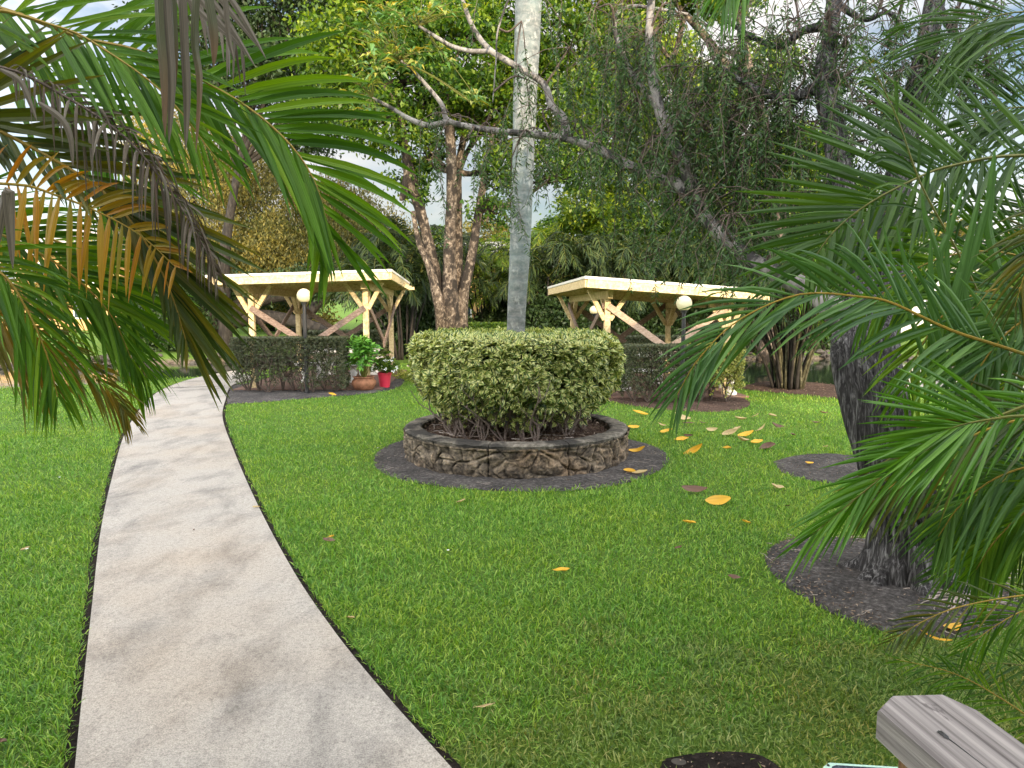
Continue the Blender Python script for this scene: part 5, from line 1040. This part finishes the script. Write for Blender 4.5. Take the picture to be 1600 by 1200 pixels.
right = [
 (yy([(1960, 430), (1800, 265), (1600, 243), (1487, 259), (1431, 279), (1356, 319), (1300, 365), (1262, 420)], 2.75), dict(n=40, L=.50, L2=.34, w=.024, nrm=NR, ang=(60, 26), ang2=(60, 26), droop=.03, t0=.25, r0=.008, base=.9, tip=.5), Dk),
 (yy([(1860, 690), (1700, 590), (1575, 545), (1486, 516), (1395, 474), (1346, 464), (1250, 460), (1155, 500), (1092, 560), (1058, 617)], 2.3), dict(n=44, L=.34, w=.015, nrm=NR, ang=(46, 14), droop=.18, t0=.22, r0=.006, base=.9, tip=.4), Bl_),
 (yy([(1860, 690), (1720, 655), (1600, 650), (1550, 655), (1510, 662), (1475, 672)], 1.95), dict(n=16, L=.30, w=.013, nrm=NR, ang=(50, 6), droop=.05, t0=.5, r0=.006, base=.9, tip=.8), Br),
 (yy([(1860, 640), (1700, 610), (1600, 635), (1500, 678), (1440, 706), (1380, 745), (1326, 788), (1270, 835)], 2.05), dict(n=40, L=.26, w=.012, nrm=NR, ang=(34, 8), droop=.12, t0=.2, r0=.006, base=.9, tip=.6), Br),
 (yy([(1900, 720), (1740, 655), (1600, 655), (1500, 690), (1420, 740), (1355, 790)], 2.3), dict(n=36, L=.32, w=.013, nrm=NR, ang=(38, 14), droop=.16, t0=.2, r0=.006, base=.85), Ol),
 (yy([(1900, 840), (1740, 740), (1640, 725), (1560, 745), (1500, 790), (1465, 840)], 2.4), dict(n=40, L=.34, w=.014, nrm=NR, ang=(40, 16), droop=.2, t0=.2, r0=.006, base=.85), Bl_),
 (yy([(1940, 900), (1800, 790), (1690, 770), (1610, 795), (1555, 845), (1525, 890)], 2.4), dict(n=40, L=.34, w=.014, nrm=NR, ang=(40, 16), droop=.2, t0=.2, r0=.006, base=.85), G_),
 (yy([(1940, 760), (1800, 680), (1690, 680), (1600, 720), (1540, 790), (1510, 850)], 2.8), dict(n=44, L=.42, w=.015, nrm=NR, ang=(42, 16), droop=.15, t0=.2, r0=.006, base=.85), G_),
 (yy([(1850, 990), (1700, 925), (1600, 930), (1500, 948), (1440, 972), (1392, 1002)], 1.8), dict(n=22, L=.12, w=.006, nrm=NR, ang=(42, 18), droop=.15, t0=.3, r0=.003), Ol),
 (yy([(1850, 1040), (1720, 960), (1620, 950), (1560, 975), (1500, 1020)], 1.9), dict(n=26, L=.16, w=.007, nrm=NR, ang=(42, 18), droop=.2, t0=.2, r0=.003), G_),
 (yy([(1820, 1260), (1680, 1170), (1570, 1095), (1490, 1052), (1400, 1030)], 1.9), dict(n=24, L=.15, w=.006, nrm=NR, ang=(40, 16), droop=.2, t0=.2, r0=.003), G_),
 (yy([(1820, 1160), (1700, 1070), (1600, 1040), (1520, 1040), (1450, 1070)], 2.1), dict(n=24, L=.17, w=.006, nrm=NR, ang=(42, 18), droop=.3, t0=.2, r0=.003), Dk),
 (yy([(1660, 700), (1570, 540), (1500, 400), (1440, 290), (1400, 180), (1352, 84)], 2.6), dict(n=18, L=.30, w=.013, nrm=NR, ang=(36, 16), droop=.5, t0=.35, r0=.006, drop=.5), Dk),
 (yy([(1960, 520), (1860, 300), (1780, 150), (1700, 60), (1620, 20), (1540, 30), (1480, 70)], 3.0), dict(n=50, L=.70, w=.013, nrm=NR, ang=(50, 24), droop=.35, t0=.15, r0=.007, base=.9, tip=.5), Dk),
 (yy([(1900, 600), (1820, 400), (1740, 250), (1650, 180), (1570, 170), (1500, 210)], 2.9), dict(n=44, L=.50, w=.016, nrm=NR, ang=(52, 22), droop=.25, t0=.15, r0=.007, base=.9), Dk),
 (yy([(1460, -460), (1350, -340), (1260, -220), (1190, -110), (1155, -50), (1130, 10)], 2.2), dict(n=30, L=.22, w=.012, nrm=NR, ang=(40, 16), droop=.35, t0=.2, r0=.004), Br),
 (yy([(1960, 380), (1850, 290), (1740, 300), (1660, 350), (1610, 410), (1585, 480)], 2.2), dict(n=40, L=.24, w=.010, nrm=NR, ang=(40, 18), droop=.25, t0=.2, r0=.005), Ol),
 (yy([(1900, 640), (1760, 520), (1660, 430), (1570, 395), (1480, 400), (1400, 440), (1345, 500)], 2.7), dict(n=42, L=.40, w=.018, nrm=NR, ang=(50, 20), droop=.16, t0=.2, r0=.006, base=.85), G_),
 (yy([(1900, 560), (1760, 430), (1640, 370), (1500, 320), (1400, 325), (1320, 365), (1275, 405)], 3.1), dict(n=44, L=.46, w=.018, nrm=NR, ang=(54, 22), droop=.10, t0=.2, r0=.006, base=.85), Dk),
 (yy([(1850, 560), (1700, 480), (1600, 450), (1500, 470), (1440, 540), (1410, 620)], 2.6), dict(n=40, L=.34, w=.015, nrm=NR, ang=(46, 18), droop=.18, t0=.2, r0=.006), G_),
 (yy([(1850, 700), (1760, 560), (1680, 480), (1600, 500), (1540, 560), (1500, 640)], 2.4), dict(n=40, L=.32, w=.015, nrm=NR, ang=(46, 18), droop=.16, t0=.2, r0=.006), Bl_),
 (yy([(1900, 640), (1780, 560), (1680, 540), (1610, 560), (1560, 620), (1530, 700)], 2.9), dict(n=42, L=.38, w=.015, nrm=NR, ang=(46, 18), droop=.16, t0=.2, r0=.006), G_),
 (yy([(1960, 560), (1850, 430), (1760, 360), (1680, 330), (1600, 350), (1540, 420)], 3.2), dict(n=44, L=.46, w=.017, nrm=NR, ang=(50, 20), droop=.16, t0=.2, r0=.006), Dk),
]
rs = np.random.default_rng(12)
for k in range(16):    # inner fronds of the clump
    x0, y0, Yk = rs.uniform(1690, 1860), rs.uniform(440, 880), rs.uniform(2.9, 3.6); a = rs.uniform(-1.2, .9); l = rs.uniform(170, 270)
    right.append((yy([(x0 + 150, y0 + 160), (x0, y0), (x0 - l * .4, y0 - 40 + l * .1 * a), (x0 - l * .75, y0 + l * .35 * a), (x0 - l, y0 + l * .75 * max(a, .1))], Yk), dict(n=40, L=.38, w=.014, nrm=(-.1, -1, rs.uniform(0, .8)), ang=(44, 16), droop=rs.uniform(.1, .3), t0=.15, r0=.006), [Dk, G_, Dk, Bl_][k % 4]))
sp_ = []
for (x0, y0, x1, y1, w) in ((1490, 520, 1532, 300, .034), (1500, 500, 1560, 260, .03), (1470, 430, 1508, 285, .022), (1486, 500, 1482, 325, .020), (1460, 380, 1440, 300, .018), (1548, 380, 1555, 230, .03), (1520, 520, 1500, 410, .04), (1440, 480, 1400, 350, .018), (1462, 510, 1455, 360, .022), (1415, 470, 1380, 350, .016), (1580, 600, 1560, 470, .03), (1555, 620, 1540, 520, .03)):
    sp_.append((yy([(x0 + 60, y0 + 190), (x0, y0), ((x0 + x1) / 2 - 4, (y0 + y1) / 2), (x1, y1)], 2.45), w, mt_palm_b, .4))
near_palm('clumping palm at the right with many green arching fronds in front of the dark trunk', (2.75, 2.9, 0), [((2.6 + .18 * k, 2.5 + .35 * (k % 3), 0), (2.25 + .16 * k, 2.4 + .3 * (k % 3), 1.25 + .25 * (k % 4)), .035) for k in range(7)], right, sp_)

# ------------------------------------------------------------------ timber post and board, lower right
def rail_post():
    zc = 1.34; e = empty('timber_post', 'brown timber post topped by a thick weathered grey board with clipped corners', 'post', loc=(0, 0, 0))
    pix = [(1371, 1108), (1393, 1085), (1470, 1083), (1523, 1107)]; W = np.array([G(*p, zc) for p in pix]); d = unit(G(1600, 1163, zc) - W[3]); far = W[3] + d * 1.0; near = W[0] + d * 1.05
    top = np.array([near, W[0], W[1], W[2], W[3], far])[::-1]; o = W[0]; sx = unit(d)[:2]; sy = np.array([-sx[1], sx[0]])
    mb = MB(); n = 6; th = .042; inn = lambda q, k: q  # board
    bot = top - [0, 0, th]; bev = .004; c = top.mean(0); t2 = top + unit(c - top) * bev; t2[:, 2] = zc; t1 = top.copy(); t1[:, 2] = zc - bev
    V = np.vstack([t2, t1, bot]); uv = np.c_[(V[:, :2] - o[:2]) @ sy * 1.0 + (V[:, 2] - zc) * .8, (V[:, :2] - o[:2]) @ sx]
    q = [[a * n + i, a * n + (i + 1) % n, (a + 1) * n + (i + 1) % n, (a + 1) * n + i] for a in (0, 1) for i in range(n)]
    # top as quad strips
    q += [[0, 1, 4, 5], [1, 2, 3, 4]]; q += [[2 * n + 0, 2 * n + 5, 2 * n + 4, 2 * n + 1], [2 * n + 1, 2 * n + 4, 2 * n + 3, 2 * n + 2]]
    mb.add(V, q, uv=uv); mb.build('cap_board', mt_rail, e)
    c0 = W[0] + d * .10 + np.array([*(-(sy) * .0), 0]); side = unit(W[3] - W[0] - d * np.dot(W[3] - W[0], d)); a = W[0] + side * .012 + d * .03
    poly = np.array([a, a + side * .10, a + side * .10 + d * .10, a + d * .10])[:, :2]
    if np.cross(poly[1] - poly[0], poly[2] - poly[1]) < 0: poly = poly[::-1]
    mb = MB(); prism(mb, poly, 0, zc - th - .001); mb.build('post', mt_post, e, bevel=.004)
    m2 = W[0] + side * .012 + d * .14; mb = MB(); beam(mb, m2 + [0, 0, -th - .09], m2 + d * .85 + [0, 0, -th - .09], .038, .13); mb.build('rail', mt_post, e, bevel=.003)
    s = G(1475, 1150, zc); mb = MB(); t = [s + d * .010, s + side * .004 + d * .003, s + side * .004 - d * .010, s - side * .004 - d * .009, s - side * .004 + d * .004]; mb.add([[*p[:2], zc + .0012] for p in t] + [[*s[:2], zc + .003]], None, [[i, (i + 1) % 5, 5] for i in range(5)] + [[(i + 1) % 5, i, 5] for i in range(5)]); mb.build('resin_spot', mt_black, e)
    mb = MB(); tube(mb, [[*(s - d * .01)[:2], zc + .001], [*(s + d * .03 + side * .002)[:2], zc + .001], [*(s + d * .07 + side * .004)[:2], zc + .001]], [.0008, .0006, .0003], seg=5); mb.build('crack', mt_black, e)
rail_post()
def daisies():
    rng = np.random.default_rng(88); spots = [(93, 746), (42, 858), (120, 560), (560, 655), (590, 700), (700, 860), (430, 748), (480, 700), (635, 990), (760, 905), (860, 980), (250, 1085), (60, 960), (90, 1030), (980, 860), (1010, 930), (1330, 1030), (1500, 690), (1100, 960), (905, 1060)]
    for k, (px, py) in enumerate(spots[:6]):
        g = G(px, py, .05); mb = MB(); leaves(mb, np.tile(g, (7, 1)), np.c_[np.cos(np.arange(7) * .9), np.sin(np.arange(7) * .9), np.full(7, .35)], np.tile([0, 0, 1.], (7, 1)), .014, .008, .1)
        w = ['on the far left lawn', 'on the near left lawn', 'under the left palm fronds', 'below the left hedge bed', 'left of the stone planter', 'in the middle of the near lawn'][k]
        tag(mb.build('small_flower', mt_white, loc=g), 'tiny white flower ' + w, 'flower', 'tiny white flowers in the grass')
daisies()
def panel_box():
    g = G(1348, 1202, .10); e = empty('panel_box', 'pale green framed box with dark gridded top left of the timber post', 'box', loc=(g[0], g[1], 0)); e.rotation_euler = (0, 0, R(-6))
    poly = [(-.15, -.24), (.19, -.24), (.19, .0), (.155, .035), (-.115, .035), (-.15, .0)]
    mb = MB(); prism(mb, poly, 0, .10); mb.build('frame', mt_greenp, e, bevel=.008)
    mb = MB(); prism(mb, [(-.115, -.21), (.155, -.21), (.155, .0), (.135, .012), (-.095, .012), (-.115, .0)], .1005, .103); mb.build('dark_panel', mt_dgrid, e)
    mb = MB()
    for x in np.linspace(-.09, .13, 9): box(mb, (x, -.205, .1032), (x + .002, .005, .1044))
    for y in np.linspace(-.19, -.01, 7): box(mb, (-.108, y, .1046), (.150, y + .002, .1056))
    mb.build('grid', mt_line, e)
    mb = MB(); sphere(mb, (-.125, .01, .1), .006, 10, 6); mb.build('screw', mt_black, e)
panel_box()
mb = MB(); g = G(1060, 1198); V = []; sphere(mb, (g[0], g[1], -.01), .04, 18, 10); mb.v[0] *= 1; mb.v[0] = (mb.v[0] - g) * [1.2, .9, .6] + g + [0, 0, .01]
tag(mb.build('stone', mt_stonep, smooth=True), 'pale rounded stone in the small dark soil patch at the bottom edge', 'stone')

# ------------------------------------------------------------------ fallen leaves
def fallen():
    rng = np.random.default_rng(6); Yl, T_, B_ = mt_fall_y, mt_fall_t, mt_fall_b
    L = [(1000, 646, 20, Yl, 'yellow leaf behind the right rim of the planter, farthest of the yellow ones there'), (989, 667, 17, Yl, 'yellow leaf on the grass just right of the planter rim'), (1065, 652, 24, T_, 'pale tan leaf on the grass in front of the right hedge'),
         (1076, 661, 15, B_, 'brown leaf touching the pale tan leaf before the right hedge'), (1097, 660, 10, B_, 'small dark brown leaf right of the black lamp post'), (1034, 664, 10, T_, 'small tan leaf between planter and lamp post'), (1041, 674, 17, Yl, 'yellow leaf between the planter and the scattered pale leaves'),
         (1112, 671, 14, T_, 'faint tan leaf left of the pale leaf heap'), (1076, 681, 13, B_, 'upright brown leaf above the short yellow leaf'), (1065, 686, 18, Yl, 'short yellow leaf just above the large orange yellow one'), (1140, 677, 20, T_, 'pale cupped leaf at the left end of the leaf heap'),
         (1151, 671, 13, T_, 'small pale leaf at the top of the leaf heap'), (1165, 679, 22, Yl, 'deep yellow leaf in the middle of the leaf heap'), (1160, 688, 17, T_, 'tan leaf under the deep yellow leaf of the heap'), (1182, 691, 18, Yl, 'pale yellow leaf at the right end of the leaf heap'), (1199, 699, 22, B_, 'brown leaf at the lower right end of the leaf heap'),
         (1136, 700, 11, Yl, 'small upright yellow leaf below the leaf heap'), (1085, 704, 30, Yl, 'large orange yellow leaf on the grass right of the planter'), (1190, 670, 15, T_, 'tan leaf with a brown side right of the heap'), (1214, 666, 16, B_, 'long brown leaf above the soil spot on the right'), (1157, 655, 15, T_, 'tan leaf beyond the leaf heap'),
         (1179, 650, 13, T_, 'pale leaf near the sunlit grass strip'), (1207, 649, 10, T_, 'small pale leaf inside the sunlit grass strip'), (1239, 679, 11, B_, 'reddish brown leaf left of the dark trunk'), (1275, 660, 12, B_, 'dark leaf farthest right beside the dark trunk'), (1290, 697, 7, T_, 'tiny pale leaf left of the dark trunk'),
         (1287, 645, 12, B_, 'brown leaf on the sunlit grass near the trunk'), (1264, 724, 12, Yl, 'yellow leaf lying on the small soil spot'), (995, 703, 22, Yl, 'yellow leaf on the soil against the right side of the planter'), (984, 735, 17, Yl, 'round yellow leaf on the soil ring right of the planter'), (1000, 738, 20, T_, 'tan curled leaf next to the round yellow leaf on the soil ring'),
         (1085, 765, 32, B_, 'dark red brown curled leaf above the largest yellow leaf'), (1120, 782, 36, Yl, 'largest bright yellow leaf lying on the open lawn'), (1214, 761, 18, T_, 'tan leaf on the lawn below the small soil spot'), (1077, 816, 17, Yl, 'cupped yellow leaf below the largest yellow leaf'), (1166, 815, 12, Yl, 'small upright orange leaf right of the cupped yellow one'),
         (1061, 855, 11, B_, 'small round brown leaf on the open lawn'), (1147, 900, 16, B_, 'grey brown leaf near the shaded grass left of the tree bed'), (877, 891, 22, Yl, 'tan yellow leaf alone in the middle of the lawn'), (514, 843, 18, B_, 'brown and orange leaf on the lawn right of the path'), (517, 838, 9, Yl, 'orange tip standing beside the brown leaf right of the path'),
         (547, 965, 14, T_, 'tan leaf on the near lawn right of the path'), (519, 616, 10, Yl, 'small yellow leaf at the edge of the left hedge bed'), (1487, 978, 32, Yl, 'bright yellow curled leaf at the front of the tree bed'), (1462, 997, 38, Yl, 'long yellow leaf lying along the front edge of the tree bed'), (40, 857, 12, T_, 'small tan leaf on the lawn left of the path'),
         (4, 1157, 16, B_, 'red brown leaf at the left edge of the near lawn'), (720, 783, 13, T_, 'small tan leaf at the front edge of the soil ring'), (757, 1102, 30, T_, 'thin straw coloured leaf on the near lawn'), (1230, 790, 10, B_, 'small brown leaf left of the drooping frond tip'), (400, 790, 9, T_, 'pale leaf caught at the right edge of the path'), (303, 825, 7, B_, 'tiny dark leaf on the path')]
    for px, py, sz, mt, lab in L:
        g = G(px, py, .045); l = sz * g[1] / F_PX * 1.25; l = min(l, .26); w = l * rng.uniform(.36, .46); o_ = MB(); nu, nv = 9, 5; cu, cv = rng.uniform(.3, 1.1), rng.uniform(.3, 1.0); V, UV = [], []
        if 'thin' in lab or 'long yellow' in lab: w = l * .12
        for i in range(nu):
            u = i / (nu - 1); ww = w * math.sin(PI * (.04 + .92 * u)) ** .8
            for j in range(nv): v = j / (nv - 1) * 2 - 1; V.append(((u - .5) * l, v * ww / 2, cu * l * .8 * (u - .5) ** 2 + cv * abs(v) ** 1.5 * ww * .5 + .01 * mnoise.noise(Vector((u * 3, v, px))))); UV.append((v * .5 + .5, u))
        q = [[i * nv + j, i * nv + j + 1, (i + 1) * nv + j + 1, (i + 1) * nv + j] for i in range(nu - 1) for j in range(nv - 1)]
        o_.add(V, q, uv=UV); o = o_.build('fallen_leaf', mt, smooth=True); z = .04 if not (inpoly(g[None], bed_tree)[0] or np.linalg.norm(g[:2] - bed_ring_c) < bed_ring_r or inpoly(g[None], path_poly)[0]) else .03
        o.location = (g[0], g[1], z); o.rotation_euler = (rng.normal(0, .25) + .25, rng.normal(0, .25), rng.uniform(-1.1, 1.1) if l < .16 else rng.uniform(-.35, .35)); tag(o, lab, 'leaf', 'fallen leaves')
fallen()

# ------------------------------------------------------------------ far buildings and pond bank stones
def building(label, px0, px1, Y, ztop, wall, roofz, wins, dep=6):
    x0, x1 = P(px0, 468, Y)[0], P(px1, 468, Y)[0]; e = empty('house', label, 'building', loc=((x0 + x1) / 2, Y, 0)); c = (x0 + x1) / 2; x0 -= c; x1 -= c
    mb = MB(); box(mb, (x0, 0, 0), (x1, dep, ztop)); mb.build('wall', wall, e)
    mb = MB(); mb.add([[x0 - .5, -.5, ztop + .002], [x1 + .5, -.5, ztop + .002], [x1 + .5, dep + .5, ztop + .002], [x0 - .5, dep + .5, ztop + .002], [x0 - .5, -.5, ztop + .2], [x1 + .5, -.5, ztop + .2], [(x1 - 1.2), dep / 2, ztop + roofz], [(x0 + 1.2), dep / 2, ztop + roofz], [x0 - .5, dep + .5, ztop + .2], [x1 + .5, dep + .5, ztop + .2]],
                      [[0, 3, 2, 1], [0, 1, 5, 4], [4, 5, 6, 7], [3, 0, 4, 8], [1, 2, 9, 5], [2, 3, 8, 9], [8, 7, 6, 9]], [[5, 9, 6], [4, 7, 8]]); mb.build('roof', mt_rooft, e)
    for (a, z, w, h) in wins:
        x = x0 + (x1 - x0) * a; mb = MB(); box(mb, (x - w / 2, -.06, z), (x + w / 2, -.003, z + h)); f = mb.build('window', mt_wtrim, e); mb = MB(); box(mb, (x - w / 2 + .08, -.075, z + .08), (x + w / 2 - .08, -.062, z + h - .08)); mb.build('pane', mt_glass, f)
building('peach stucco house glimpsed between the mottled stems and the grey palm', 690, 870, 40, 3.6, mt_peach, 1.6, [(.15, .9, 1.4, 1.3), (.5, .2, 1.1, 2.1), (.8, .9, 1.4, 1.3)])
building('white and peach house beyond the pond at the far left behind the fronds', -160, 190, 46, 4.6, mt_peach, 1.8, [(a, z, 1.6, 1.3) for a in (.12, .3, .48, .66, .84) for z in (.7, 2.9)])
building('white house beyond the pond behind the right palm fronds', 1180, 1620, 38, 3.6, mt_wwall, 1.6, [(a, .9, 1.5, 1.5) for a in (.08, .2, .35, .5, .65, .8, .93)])
def bank():
    rng = np.random.default_rng(14); mb = MB()
    for poly, ii in ((pond_l, range(6, 12)), (pond_r, range(6, 11))):
        n = len(poly)
        for i in ii:
            a, b = poly[i], poly[(i + 1) % n]; k = int(np.linalg.norm(b - a) * 16)
            for _ in range(k):
                p = a + (b - a) * rng.random() + rng.normal(0, .22, 2); r = rng.uniform(.04, .16); v = MB(); sphere(v, (0, 0, 0), r, 7, 4); V = v.v[0] * [1.2, 1, .7]; V += rng.normal(0, r * .12, V.shape); mb.add(V + [p[0], p[1], rng.uniform(-.22, .04)], v.q[0])
    tag(mb.build('bank_stones', mt_stonep), 'grey brown stones along the far bank of the pond', 'stones', kind='stuff')
bank()
